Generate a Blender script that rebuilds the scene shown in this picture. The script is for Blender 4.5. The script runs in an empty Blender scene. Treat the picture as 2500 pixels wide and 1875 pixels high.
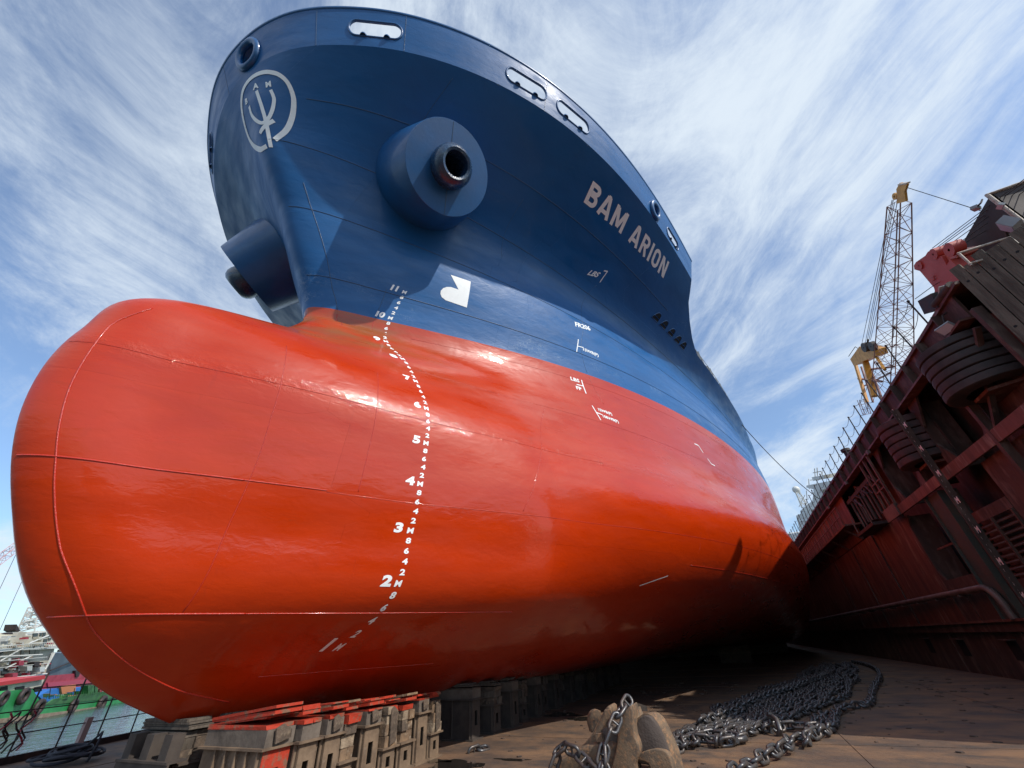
import bpy, bmesh, math, random
import numpy as np
from mathutils import Vector, Matrix, geometry
random.seed(7); np.random.seed(7)
S = bpy.context.scene
COL = S.collection
# ---------------------------------------------------------------- camera, world, sun, exposure
# world axes: X towards the ship's bow, Y to port (towards the dock wall), Z up; dock floor z = 0; the camera stands at X = Y = 0
FPX = 950.0
ca = Vector((549, -613.5, -FPX)).normalized()
cu = Vector((-83., 1397, -FPX)); cu = (cu - ca*(cu.dot(ca))).normalized()
RX, RZ = -ca, cu
RY = RZ.cross(RX)
RM = Matrix((RX, RY, RZ))
H0 = 1.87
cam_d = bpy.data.cameras.new('camera'); cam = bpy.data.objects.new('camera', cam_d); COL.objects.link(cam)
cam.matrix_world = Matrix.Translation((0, 0, H0)) @ RM.to_4x4()
cam_d.sensor_width = 36; cam_d.lens = FPX/2500*36; cam_d.clip_start = 0.05; cam_d.clip_end = 6000
S.camera = cam
SUN_EL, SUN_AZ = math.radians(42), math.radians(76)
W = bpy.data.worlds.new('World'); S.world = W; W.use_nodes = True
def build_world():
    nt = W.node_tree; nd, lk = nt.nodes, nt.links; nd.clear()
    out = nd.new('ShaderNodeOutputWorld'); bg = nd.new('ShaderNodeBackground'); bg.inputs[1].default_value = SKY_K
    sky = nd.new('ShaderNodeTexSky'); sky.sky_type = 'NISHITA'; sky.sun_disc = False
    sky.sun_elevation = SUN_EL; sky.sun_rotation = math.pi/2 - SUN_AZ; sky.air_density = 1.0; sky.dust_density = 1.0; sky.ozone_density = 2.0
    tc = nd.new('ShaderNodeTexCoord'); sep = nd.new('ShaderNodeSeparateXYZ'); lk.new(tc.outputs['Generated'], sep.inputs[0])
    def m(op, a, b=None, c=None, clamp=False):
        n = nd.new('ShaderNodeMath'); n.operation = op; n.use_clamp = clamp
        for i, v in enumerate((a, b, c)):
            if v is None: continue
            if isinstance(v, (int, float)): n.inputs[i].default_value = v
            else: lk.new(v, n.inputs[i])
        return n.outputs[0]
    z = m('ADD', m('MAXIMUM', sep.outputs[2], 0.0), 0.22)
    px = m('DIVIDE', sep.outputs[0], z); py = m('DIVIDE', sep.outputs[1], z)
    a = math.radians(CLOUD_AZ); c, s = math.cos(a), math.sin(a)
    u = m('ADD', m('MULTIPLY', px, c), m('MULTIPLY', py, s)); v = m('SUBTRACT', m('MULTIPLY', py, c), m('MULTIPLY', px, s))
    wv = nd.new('ShaderNodeCombineXYZ'); lk.new(u, wv.inputs[0]); lk.new(v, wv.inputs[1]); wn = nd.new('ShaderNodeTexNoise'); wn.inputs['Scale'].default_value = .9; wn.inputs['Detail'].default_value = 3; lk.new(wv.outputs[0], wn.inputs['Vector'])
    ws = nd.new('ShaderNodeSeparateColor'); lk.new(wn.outputs['Color'], ws.inputs[0])
    u = m('ADD', u, m('MULTIPLY', m('SUBTRACT', ws.outputs[0], .5), .30)); v = m('ADD', v, m('MULTIPLY', m('SUBTRACT', ws.outputs[1], .5), .42))
    def noise(sx, sy, off, det, rough, dist, scale=1.0):
        cb = nd.new('ShaderNodeCombineXYZ'); lk.new(m('MULTIPLY', u, sx), cb.inputs[0]); lk.new(m('MULTIPLY', v, sy), cb.inputs[1]); cb.inputs[2].default_value = off
        n = nd.new('ShaderNodeTexNoise'); n.inputs['Scale'].default_value = scale; n.inputs['Detail'].default_value = det
        n.inputs['Roughness'].default_value = rough; n.inputs['Distortion'].default_value = dist
        lk.new(cb.outputs[0], n.inputs['Vector']); return n.outputs['Fac']
    big = noise(.7, 1.0, 3.3, 3, .5, .3)
    st = noise(1.1, 1.75, 7.7, 10, .68, .7)
    fine = noise(3.4, 4.4, 1.1, 12, .75, .9)
    tot = m('ADD', m('ADD', m('MULTIPLY', big, .85), m('MULTIPLY', st, .95)), m('MULTIPLY', fine, .28))
    mr = nd.new('ShaderNodeMapRange'); mr.interpolation_type = 'SMOOTHSTEP'; lk.new(tot, mr.inputs[0])
    mr.inputs[1].default_value = CLOUD_LO; mr.inputs[2].default_value = CLOUD_HI; mr.inputs[3].default_value = .10; mr.inputs[4].default_value = .93
    fade = nd.new('ShaderNodeMapRange'); lk.new(sep.outputs[2], fade.inputs[0]); fade.inputs[1].default_value = -.02; fade.inputs[2].default_value = .12
    fade.inputs[3].default_value = .25; fade.inputs[4].default_value = 1
    fac = m('MULTIPLY', mr.outputs[0], fade.outputs[0], clamp=True)
    mx = nd.new('ShaderNodeMix'); mx.data_type = 'RGBA'; lk.new(fac, mx.inputs['Factor']); 
    tint = nd.new('ShaderNodeMix'); tint.data_type = 'RGBA'; tint.blend_type = 'MULTIPLY'; tint.inputs['Factor'].default_value = 1
    lk.new(sky.outputs[0], tint.inputs['A']); tint.inputs['B'].default_value = SKY_TINT
    lk.new(tint.outputs['Result'], mx.inputs['A']); mx.inputs['B'].default_value = CLOUD_COL
    lk.new(mx.outputs['Result'], bg.inputs[0]); lk.new(bg.outputs[0], out.inputs[0])
SKY_K = 0.15; CLOUD_AZ = 32; CLOUD_LO, CLOUD_HI = .93, 1.27
SKY_TINT = (.68, .80, .90, 1); CLOUD_COL = (3.7, 4.15, 4.6, 1)
build_world()
sl = bpy.data.lights.new('sun', 'SUN'); sl.energy = 2.7; sl.angle = math.radians(.55); sl.color = (1, .95, .87)
sun = bpy.data.objects.new('sun', sl); COL.objects.link(sun)
sdir = Vector((math.cos(SUN_EL)*math.cos(SUN_AZ), math.cos(SUN_EL)*math.sin(SUN_AZ), math.sin(SUN_EL)))
sun.rotation_euler = sdir.to_track_quat('Z', 'Y').to_euler(); sun.location = (0, 0, 60)
S.view_settings.view_transform = 'Standard'; S.view_settings.look = 'None'; S.view_settings.exposure = 0.52; S.view_settings.gamma = 1
S.view_settings.use_curve_mapping = False
S.render.engine = 'CYCLES'

# ---------------------------------------------------------------- helpers
def ray(px, py): return RM @ Vector(((px-1250)/FPX, (937.5-py)/FPX, -1))
def at(px, py, Y=None, X=None, Z=None):          # where the line of sight through a photo point meets a plane of the place
    r = ray(px, py)
    t = Y/r.y if Y is not None else X/r.x if X is not None else (Z-H0)/r.z
    return Vector((r.x*t, r.y*t, H0+r.z*t))
def dist(px, py, d): r = ray(px, py); return Vector((0, 0, H0)) + r.normalized()*d
def mat(name, col, rough=.6, metal=0, col2=None, scale=2.0, det=6, bump=0, bscale=8.0, coat=0, stretch=(1, 1, 1), lo=.4, hi=.65, spec=.5, col3=None, scale3=.5, lo3=.5, hi3=.7, glob=False, bstretch=None):
    m = bpy.data.materials.new(name); m.use_nodes = True; nt = m.node_tree; nd, lk = nt.nodes, nt.links
    b = nd['Principled BSDF']; b.inputs['Base Color'].default_value = (*col, 1); b.inputs['Roughness'].default_value = rough
    b.inputs['Metallic'].default_value = metal; b.inputs['Coat Weight'].default_value = coat; b.inputs['Coat Roughness'].default_value = .08
    b.inputs['Specular IOR Level'].default_value = spec
    if col2 or bump or col3:
        tc = nd.new('ShaderNodeTexCoord'); mp = nd.new('ShaderNodeMapping'); mp.inputs['Scale'].default_value = stretch
        if glob:
            g = nd.new('ShaderNodeNewGeometry'); lk.new(g.outputs['Position'], mp.inputs['Vector'])
        else: lk.new(tc.outputs['Object'], mp.inputs['Vector'])
        def nz(sc, dt, vec):
            n = nd.new('ShaderNodeTexNoise'); n.inputs['Scale'].default_value = sc; n.inputs['Detail'].default_value = dt; n.inputs['Roughness'].default_value = .6
            lk.new(vec, n.inputs['Vector']); return n.outputs['Fac']
        last = None
        if col2:
            n = nz(scale, det, mp.outputs[0]); r = nd.new('ShaderNodeMapRange'); r.inputs[1].default_value = lo; r.inputs[2].default_value = hi; lk.new(n, r.inputs[0])
            mx = nd.new('ShaderNodeMix'); mx.data_type = 'RGBA'; mx.inputs['A'].default_value = (*col, 1); mx.inputs['B'].default_value = (*col2, 1)
            lk.new(r.outputs[0], mx.inputs['Factor']); last = mx.outputs['Result']
            rr = nd.new('ShaderNodeMapRange'); lk.new(n, rr.inputs[0]); rr.inputs[1].default_value = .3; rr.inputs[2].default_value = .7
            rr.inputs[3].default_value = max(.03, rough-.08); rr.inputs[4].default_value = min(1, rough+.1); lk.new(rr.outputs[0], b.inputs['Roughness'])
        if col3:
            n = nz(scale3, 7, mp.outputs[0]); r = nd.new('ShaderNodeMapRange'); r.inputs[1].default_value = lo3; r.inputs[2].default_value = hi3; lk.new(n, r.inputs[0])
            mx = nd.new('ShaderNodeMix'); mx.data_type = 'RGBA'; mx.inputs['B'].default_value = (*col3, 1)
            if last: lk.new(last, mx.inputs['A'])
            else: mx.inputs['A'].default_value = (*col, 1)
            lk.new(r.outputs[0], mx.inputs['Factor']); last = mx.outputs['Result']
        if last: lk.new(last, b.inputs['Base Color'])
        if bump:
            vec = mp.outputs[0]
            if bstretch:
                mp2 = nd.new('ShaderNodeMapping'); mp2.inputs['Scale'].default_value = bstretch; lk.new(mp.inputs['Vector'].links[0].from_socket, mp2.inputs['Vector']); vec = mp2.outputs[0]
            n = nz(bscale, 5, vec); bp = nd.new('ShaderNodeBump'); bp.inputs['Strength'].default_value = 1; bp.inputs['Distance'].default_value = bump
            lk.new(n, bp.inputs['Height']); lk.new(bp.outputs[0], b.inputs['Normal'])
    return m
class MB:
    def __init__(s): s.v = []; s.f = []; s.mi = []
    def add(s, vs, fs, mi=0):
        o = len(s.v); s.v += [tuple(v) for v in vs]; s.f += [tuple(i+o for i in f) for f in fs]; s.mi += [mi]*len(fs); return s
    def box(s, c, sz, rot=None, mi=0, taper=1):
        c = Vector(c); x, y, z = [q/2 for q in sz]
        vs = [Vector((i*x*(taper if k > 0 else 1), j*y*(taper if k > 0 else 1), k*z)) for k in (-1, 1) for j in (-1, 1) for i in (-1, 1)]
        if rot is not None: vs = [rot @ v for v in vs]
        return s.add([c+v for v in vs], [(0, 2, 3, 1), (4, 5, 7, 6), (0, 1, 5, 4), (2, 6, 7, 3), (0, 4, 6, 2), (1, 3, 7, 5)], mi)
    def bb(s, a, b, mi=0):
        a, b = Vector(a), Vector(b); return s.box((a+b)/2, [abs(q) for q in (b-a)], mi=mi)
    def beam(s, p, q, w, h, up=(0, 0, 1), mi=0):
        p, q = Vector(p), Vector(q); d = (q-p); L = d.length
        if L < 1e-6: return s
        d.normalize(); u = Vector(up)
        if abs(d.dot(u)) > .98: u = Vector((1, 0, 0))
        sd = d.cross(u).normalized(); u2 = sd.cross(d); R = Matrix((d, sd, u2)).transposed()
        return s.box((p+q)/2, (L, w, h), R, mi)
    def tube(s, pts, r, n=8, closed=False, caps=True, mi=0):
        P = [Vector(p) for p in pts]; N = len(P); vs = []; fs = []; up = None
        for i, p in enumerate(P):
            a = P[i-1] if (i > 0 or closed) else P[i]; b = P[(i+1) % N] if (i < N-1 or closed) else P[i]
            d = (b-a).normalized()
            if up is None: up = Vector((0, 0, 1)) if abs(d.z) < .9 else Vector((1, 0, 0))
            sd = d.cross(up).normalized(); up = sd.cross(d).normalized(); rr = r[i] if isinstance(r, (list, tuple)) else r
            for k in range(n):
                t = 2*math.pi*k/n; vs.append(p+(sd*math.cos(t)+up*math.sin(t))*rr)
        for i in range(N if closed else N-1):
            j = (i+1) % N
            for k in range(n): fs.append((i*n+k, i*n+(k+1) % n, j*n+(k+1) % n, j*n+k))
        if caps and not closed: fs += [tuple(range(n))[::-1], tuple((N-1)*n+k for k in range(n))]
        return s.add(vs, fs, mi)
    def rev(s, c, axis, prof, n=32, mi=0, cap0=False, cap1=False):   # prof: (distance along axis, radius)
        c = Vector(c); ax = Vector(axis).normalized(); u = ax.orthogonal().normalized(); w = ax.cross(u); vs = []; fs = []
        for (h, r) in prof:
            for k in range(n):
                t = 2*math.pi*k/n; vs.append(c+ax*h+(u*math.cos(t)+w*math.sin(t))*r)
        for i in range(len(prof)-1):
            for k in range(n): fs.append((i*n+k, i*n+(k+1) % n, (i+1)*n+(k+1) % n, (i+1)*n+k))
        if cap0: fs.append(tuple(range(n))[::-1])
        if cap1: fs.append(tuple((len(prof)-1)*n+k for k in range(n)))
        return s.add(vs, fs, mi)
    def prism(s, poly, d, mi=0):       # poly of 3D points, extruded by vector d
        n = len(poly); d = Vector(d); vs = [Vector(p) for p in poly]; vs += [v+d for v in vs]
        return s.add(vs, [tuple(range(n))[::-1], tuple(range(n, 2*n))]+[(i, (i+1) % n, (i+1) % n+n, i+n) for i in range(n)], mi)
    def build(s, name, m, parent=None, smooth=False, kind=None, label=None, cat=None, group=None, loc=None):
        me = bpy.data.meshes.new(name)
        if loc is not None: L = Vector(loc); me.from_pydata([tuple(Vector(v)-L) for v in s.v], [], s.f)
        else: me.from_pydata(s.v, [], s.f)
        for q in (m if isinstance(m, (list, tuple)) else [m]): me.materials.append(q)
        if any(s.mi): me.polygons.foreach_set('material_index', s.mi)
        bm = bmesh.new(); bm.from_mesh(me); bmesh.ops.recalc_face_normals(bm, faces=bm.faces); bm.to_mesh(me); bm.free()
        if smooth: smooth_mesh(me, smooth)
        o = bpy.data.objects.new(name, me); COL.objects.link(o)
        if loc is not None: o.location = loc
        if parent: o.parent = parent; 
        return tag(o, label, cat, group, kind)
def smooth_mesh(me, ang):
    me.polygons.foreach_set('use_smooth', [True]*len(me.polygons))
    if ang is not True:
        bm = bmesh.new(); bm.from_mesh(me); a = math.radians(ang)
        for e in bm.edges:
            if len(e.link_faces) == 2 and e.calc_face_angle(0) > a: e.smooth = False
        bm.to_mesh(me); bm.free()
def tag(o, label=None, cat=None, group=None, kind=None):
    if label: o['label'] = label
    if cat: o['category'] = cat
    if group: o['group'] = group
    if kind: o['kind'] = kind
    return o
def empty(name, loc, label, cat, group=None):
    o = bpy.data.objects.new(name, None); COL.objects.link(o); o.location = loc; o.empty_display_size = .2
    return tag(o, label, cat, group)
def kids(o): return [c for c in COL.objects if c.parent == o]
def put(name, mb, m, thing, **k):    # world-space geometry as a part of a thing whose empty stands at thing.location
    o = mb.build(name, m, None, **k)
    P = Vector((0, 0, 0)); q = thing
    while q is not None: P = P + Vector(q.location); q = q.parent
    o.data.transform(Matrix.Translation(-P)); o.parent = thing
    return o
def inst(o, parent, loc, rot=None, scl=None, name=None):
    c = o.copy(); COL.objects.link(c); c.parent = parent; c.location = loc
    if rot is not None: c.rotation_euler = rot
    if scl is not None: c.scale = scl
    return c
# ---------------------------------------------------------------- the ship's hull form (heights above keel)
ZK = H0 - .86
HP=dict(yc=-9.1213,
 xb=[-5.497, -4.177, -3.041, -1.99, -1.418, -1.426, -1.992, -4.32, -5.439],
 wb=[0.676, 2.489, 4.384, 4.834, 4.456, 4.252, 3.334, 2.936, 0.834],
 Lb=[6.585, 7.591, 6.889, 8.065, 7.919, 7.939, 7.099, 5.306, 4.048],
 nb=[1.234, 1.025, 0.877, 0.976, 1.098, 1.15, 1.13, 1.118, 1.088],
 mb=[0.591, 0.66, 0.625, 0.68, 0.715, 0.663, 0.615, 0.613, 0.603],
 cx=[0.543, 0.181, -0.152, -0.035, 0.063, 0.176, 0.029, -0.105, -0.172, 0.065, -0.107, -0.304, 0.133, 0.663, 0.694, 0.348, -0.032, -0.283, -0.373, -0.45, -0.297, 0.188, 0.378, 0.381, 0.168, -0.136, -0.328, -0.339, -0.274, -0.082, 0.227, 0.281, 0.122, -0.086, -0.25, -0.313, -0.07, -0.088, -0.138, 0.184, 0.342, 0.076, -0.215, -0.321, -0.288, 0.056, 0.036, -0.018, 0.087, 0.142, 0.002, -0.17, -0.245, -0.233, -0.015, 0.058, 0.123, 0.13, 0.024, -0.151, -0.275, -0.29, -0.232, -0.238, -0.016, 0.31, 0.476, 0.158, -0.329, -0.517, -0.446, -0.268, -0.504, -0.175, 0.373, 0.76, 0.389, -0.317, -0.532, -0.425, -0.226],
 xm=[-8.725, -6.371, -5.769, -5.031, -5.222, -3.988, -2.165, -0.863, -0.289],
 Lm=[50.092, 50.149, 49.72, 49.843, 46.579, 45.742, 47.215, 41.275, 39.198],
 n=[0.155, 0.986, 2.281, 2.355, 2.288, 1.967, 1.654, 1.805, 1.715],
 m=[0.509, 0.538, 0.653, 0.808, 0.866, 0.851, 0.79, 0.497, 0.474],
 zr=18.2904,
 sh=0.0003,
 k=1.7779,
 )
YC=HP['yc']; ZRIM=HP['zr']; ZKN=ZRIM-1.3
ZB=np.array([0,.6,1.5,3,4.5,6,7.3,8.4,9.4]); ZM=np.array([0,1.5,4,7,9.93,12,15,18.2,19.5])
HA={k:np.array(v) for k,v in HP.items() if isinstance(v,list)}
CX=HA['cx'].reshape(9,9)
def spl(zk,v,z):
    z=np.clip(z,zk[0],zk[-1]); i=np.clip(np.searchsorted(zk,z)-1,0,len(zk)-2)
    dz=np.diff(zk); s=np.diff(v)/dz
    t=np.empty(len(v)); t[1:-1]=(s[:-1]*dz[1:]+s[1:]*dz[:-1])/(dz[1:]+dz[:-1]); t[0]=s[0]; t[-1]=s[-1]
    h=dz[i]; q=(z-zk[i])/h
    return (2*q**3-3*q**2+1)*v[i]+(q**3-2*q**2+q)*h*t[i]+(-2*q**3+3*q**2)*v[i+1]+(q**3-q**2)*h*t[i+1]
def splk(zk,v,z):
    a=spl(zk[:-1],v[:-1],np.minimum(z,zk[-2])); f=np.clip((z-zk[-2])/(zk[-1]-zk[-2]),0,None)
    return np.where(z>zk[-2],v[-2]+(v[-1]-v[-2])*f,a)
def zform(z):
    z=np.asarray(z,float); return np.where(z<13,z,np.where(z<ZKN,13+(z-13)*5.2/(ZKN-13),18.2+(z-ZKN)))
def xtip(z): return np.maximum(spl(ZB,HA['xb'],z),splk(ZM,HA['xm'],z))
def hull(x,z,zf=True):
    x=np.asarray(x,float); z=zform(z) if zf else np.asarray(z,float)
    xb,wb,Lb,nb,mb=(spl(ZB,HA[q],z) for q in('xb','wb','Lb','nb','mb'))
    d=xb-x; s=np.clip(d/Lb,0,1); hb=np.where(d>0,wb*np.clip(1-(1-s)**nb,1e-9,None)**mb,3*d)
    hb=np.where(z>ZB[-1],-(z-ZB[-1])*3-.3,hb)
    xm,Lm,n,m=(splk(ZM,HA[q],z) for q in('xm','Lm','n','m'))
    d=xm-x; s=np.clip(d/Lm,0,1); hm=np.where(d>0,16.13*np.clip(1-(1-s)**n,1e-9,None)**m,3*d)
    k=HP['k']; e=np.clip(k-np.abs(hb-hm),0,None)/k
    H=np.maximum(hb,hm)+e*e*k*.25
    d=np.clip(np.maximum(xb,xm)-x,0,None); s=np.clip(d/45,0,1)**.5*8; zz=np.clip(z/19.5,0,1)*8
    i=np.arange(9)
    def w(t):
        a=np.abs(t[...,None]-i); return np.where(a<1,2/3-a*a+a**3/2,np.where(a<2,(2-a)**3/6,0))
    cor=np.einsum('...i,ij,...j->...',w(zz),CX,w(s))
    f=np.clip(d/1.5,0,1); f=f*f*(3-2*f)
    H=H+cor*f*np.clip((45-d)/8,0,1)
    rr=.34*np.clip((z-9.2)/1.0,0,1)*np.clip((17.4-z)/2.5,0,1)      # rounded stem
    return np.where(d>0,np.sign(H)*np.sqrt(H*H+2*rr*d*np.exp(-d/1.1)),H)
# ---------------------------------------------------------------- materials
def hull_paint(name, c1, c2, rough, coat, stain=None, scuff=None):
    m = bpy.data.materials.new(name); m.use_nodes = True; nt = m.node_tree; nd, lk = nt.nodes, nt.links; b = nd['Principled BSDF']
    g = nd.new('ShaderNodeNewGeometry'); pos = g.outputs['Position']
    def mp(s):
        n = nd.new('ShaderNodeMapping'); n.inputs['Scale'].default_value = s; lk.new(pos, n.inputs['Vector']); return n.outputs[0]
    def nz(v, sc, dt=5, ro=.55, di=0):
        n = nd.new('ShaderNodeTexNoise'); n.inputs['Scale'].default_value = sc; n.inputs['Detail'].default_value = dt; n.inputs['Roughness'].default_value = ro; n.inputs['Distortion'].default_value = di
        lk.new(v, n.inputs['Vector']); return n.outputs['Fac']
    def mr(v, a, bb, c=0, d=1):
        n = nd.new('ShaderNodeMapRange'); lk.new(v, n.inputs[0]); n.inputs[1].default_value = a; n.inputs[2].default_value = bb; n.inputs[3].default_value = c; n.inputs[4].default_value = d; return n.outputs[0]
    def mix(f, a, bb):
        n = nd.new('ShaderNodeMix'); n.data_type = 'RGBA'; lk.new(f, n.inputs['Factor'])
        for k, v in (('A', a), ('B', bb)):
            if isinstance(v, tuple): n.inputs[k].default_value = (*v, 1)
            else: lk.new(v, n.inputs[k])
        return n.outputs['Result']
    def ma(op, a, bb):
        n = nd.new('ShaderNodeMath'); n.operation = op
        for i, v in enumerate((a, bb)):
            if isinstance(v, (int, float)): n.inputs[i].default_value = v
            else: lk.new(v, n.inputs[i])
        return n.outputs[0]
    # spray passes: long soft bands running fore and aft, patches of plates painted on different days
    col = mix(mr(nz(mp((.35, .35, 1.6)), 1.0, 6, .6, .6), .35, .68), c1, c2)
    cell = nd.new('ShaderNodeTexVoronoi'); cell.distance = 'CHEBYCHEV'; cell.inputs['Scale'].default_value = 1; cell.inputs['Randomness'].default_value = .55
    lk.new(mp((.22, .0, .42)), cell.inputs['Vector'])
    sep = nd.new('ShaderNodeSeparateColor'); lk.new(cell.outputs['Color'], sep.inputs[0])
    col = mix(mr(sep.outputs[0], .62, .64, 0, .28), col, c2)
    col = mix(mr(nz(mp((1, 1, 3)), 2.2, 9, .75, 1.2), .62, .78, 0, .25), col, c1)
    col = mix(mr(nz(mp((2.2, 2.2, .35)), 1.6, 8, .7, .3), .60, .74, 0, .22), col, tuple(q*.55+.01 for q in c2))   # faint runs and dirt
    col = mix(mr(nz(mp((4, 4, 6)), 3.0, 10, .8, 1.5), .70, .76, 0, .35), col, tuple(min(1, q*.8+.10) for q in c1))   # small scuffs and dry spray
    if scuff:   # chalky scuffs low on the topside
        zz = nd.new('ShaderNodeSeparateXYZ'); lk.new(pos, zz.inputs[0])
        band = ma('MULTIPLY', mr(zz.outputs[2], ZK+scuff[1], ZK+scuff[1]+.25), mr(zz.outputs[2], ZK+scuff[2]-.5, ZK+scuff[2], 1, 0))
        f = ma('MULTIPLY', band, ma('MULTIPLY', mr(nz(mp((.5, .5, .6)), 1.0, 3), .5, .62), mr(nz(mp((3, 3, 5)), 2.5, 10, .8, 1), .5, .68, 0, .8)))
        col = mix(f, col, scuff[0])
    if stain:
        sp = nd.new('ShaderNodeSeparateXYZ'); lk.new(pos, sp.inputs[0])
        f = ma('MULTIPLY', mr(sp.outputs[2], ZK+7.0, ZK+8.6), mr(sp.outputs[0], -9, -6.5))
        f = ma('MULTIPLY', f, mr(nz(mp((.6, .6, 2)), 1.2, 5), .35, .65, .1, .75))
        col = mix(f, col, stain)
    b.inputs['Specular IOR Level'].default_value = .22 if stain else .35
    lk.new(col, b.inputs['Base Color'])
    lk.new(mr(nz(mp((.5, .5, 2)), 1.5, 6), .3, .7, rough*.7, rough*1.5), b.inputs['Roughness'])
    b.inputs['Coat Weight'].default_value = coat; b.inputs['Coat Roughness'].default_value = .04
    # plate unevenness: slow waves between the frames, orange peel on top
    def bump(h, dist, prev=None):
        n = nd.new('ShaderNodeBump'); n.inputs['Strength'].default_value = 1; n.inputs['Distance'].default_value = dist; lk.new(h, n.inputs['Height'])
        if prev: lk.new(prev, n.inputs['Normal'])
        return n.outputs[0]
    n1 = bump(nz(mp((.5, .5, .9)), .8, 3, .45, .3), .036)
    n2 = bump(nz(mp((1.2, 1.2, 2.6)), 2.6, 4, .55, .4), .0065, n1)
    n3 = bump(sep.outputs[1], .010, n2)
    n4 = bump(nz(mp((1, 1, 1)), 30, 3, .6), .0005, n3)
    if stain:                                  # rough grit of weld spatter and roller marks along the shoulder seam
        sq = nd.new('ShaderNodeSeparateXYZ'); lk.new(pos, sq.inputs[0]); dz = ma('ABSOLUTE', ma('SUBTRACT', sq.outputs[2], ZK+5.70), 0)
        msk = ma('MULTIPLY', mr(dz, .05, .28, 1, 0), mr(nz(mp((1.2, 1.2, 3)), 2.0, 4), .42, .6)); g_ = ma('MULTIPLY', nz(mp((1, 1, 1)), 34, 2, .7), msk)
        n4 = bump(g_, .012, n4); n3 = bump(g_, .012, n3)
    lk.new(n4, b.inputs['Normal']); 
    n5 = bump(nz(mp((1, 1, 1)), 60, 2, .5), .0002, n3); lk.new(n5, b.inputs['Coat Normal'])
    return m
RED = hull_paint('antifouling_red', (.50, .034, .0010), (.43, .027, .0010), .32, .48, stain=(.22, .10, .035))
BLUE = hull_paint('topside_blue', (.008, .105, .31), (.006, .085, .255), .42, .12, scuff=((.32, .42, .52), 9.95, 11.2))
BLUE2 = mat('boss_blue', (.007, .095, .28), .38, col2=(.006, .078, .23), scale=1.2, bump=.004, bscale=9, coat=.3)
WELDR = mat('weld_red', (.50, .03, .012), .25, bump=.01, bscale=40, coat=.5)
WELDB = mat('weld_blue', (.03, .085, .18), .35, bump=.008, bscale=40)
WHITE = mat('mark_white', (.90, .93, .93), .45, col2=(.82, .85, .85), scale=6, lo=.5, hi=.8)
DARK = mat('dark_opening', (.006, .006, .008), .8)
RUSTD = mat('deck_rust', (.100, .064, .044), .85, col2=(.21, .118, .062), scale=1.1, det=10, lo=.38, hi=.64, bump=.022, bscale=14, col3=(.055, .044, .038), scale3=2.1, lo3=.47, hi3=.70, stretch=(1, .55, 1), glob=True)
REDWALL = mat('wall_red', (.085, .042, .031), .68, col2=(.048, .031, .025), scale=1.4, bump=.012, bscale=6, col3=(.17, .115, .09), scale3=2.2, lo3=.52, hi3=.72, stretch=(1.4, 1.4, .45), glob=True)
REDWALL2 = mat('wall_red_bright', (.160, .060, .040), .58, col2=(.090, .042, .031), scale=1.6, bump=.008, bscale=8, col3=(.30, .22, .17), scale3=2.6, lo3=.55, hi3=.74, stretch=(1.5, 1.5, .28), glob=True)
GREENCOL = mat('column_green', (.05, .065, .055), .7, col2=(.09, .07, .05), scale=1.5, bump=.004, glob=True)
RUBBER = mat('rubber', (.030, .028, .028), .75, col2=(.065, .05, .05), scale=3, bump=.01, bscale=8)
RUBBERR = mat('rubber_red', (.085, .040, .038), .75, col2=(.035, .028, .028), scale=1.6, bump=.01, bscale=8)
TIMBER = mat('timber_grey', (.13, .105, .08), .85, col2=(.055, .043, .035), scale=3, stretch=(3, 3, .35), bump=.02, bscale=9, col3=(.22, .19, .15), scale3=6, lo3=.55, hi3=.8)
BLOCKW = mat('block_wood', (.26, .165, .095), .9, col2=(.09, .06, .04), scale=3.5, bump=.02, bscale=9, col3=(.42, .33, .24), scale3=9, lo3=.55, hi3=.75)
BLOCKR = mat('block_red_paint', (.42, .035, .012), .7, col2=(.20, .10, .06), scale=7, bump=.012, bscale=14, lo=.5, hi=.62)
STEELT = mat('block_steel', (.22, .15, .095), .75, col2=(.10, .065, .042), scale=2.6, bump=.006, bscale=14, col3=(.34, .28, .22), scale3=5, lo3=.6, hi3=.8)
STEELD = mat('block_steel_shaded', (.075, .058, .046), .8, col2=(.045, .035, .03), scale=2.6, bump=.006, bscale=14)  # block steel darkened so blocks and cradle under the hull look shaded
CHAIN = mat('chain_steel', (.10, .10, .105), .36, .55, col2=(.13, .10, .08), scale=6, bump=.004, bscale=30, lo=.45, hi=.7)
BLOCKW2 = mat('block_wood_dark', (.12, .085, .06), .9, col2=(.055, .042, .032), scale=5, bump=.03, bscale=12, col3=(.24, .18, .12), scale3=12, lo3=.55, hi3=.75)
BLOCKW3 = mat('block_wood_pale', (.33, .25, .17), .9, col2=(.17, .12, .08), scale=6, bump=.03, bscale=12, col3=(.08, .06, .045), scale3=8, lo3=.58, hi3=.7)
ANCH = mat('anchor_rust', (.19, .125, .075), .85, col2=(.10, .072, .052), scale=6, bump=.008, bscale=34, col3=(.30, .16, .08), scale3=16, lo3=.5, hi3=.66)
YEL = mat('crane_yellow', (.60, .27, .03), .5, col2=(.42, .19, .04), scale=1.5)
LATT = mat('lattice_red', (.34, .17, .14), .6, col2=(.13, .05, .045), scale=.6)
ORED = mat('machine_red', (.50, .065, .045), .5, col2=(.40, .055, .04), scale=1.2, bump=.003)
GREY = mat('paint_grey', (.30, .32, .33), .5, col2=(.22, .23, .24), scale=1)
PIPE = mat('pipe_paint', (.16, .12, .10), .55, col2=(.09, .06, .05), scale=2, bump=.004)
CREAM = mat('rail_cream', (.50, .42, .35), .5, col2=(.30, .20, .15), scale=7)
BLACK = mat('black_steel', (.02, .018, .018), .6, col2=(.06, .035, .03), scale=5)
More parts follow.
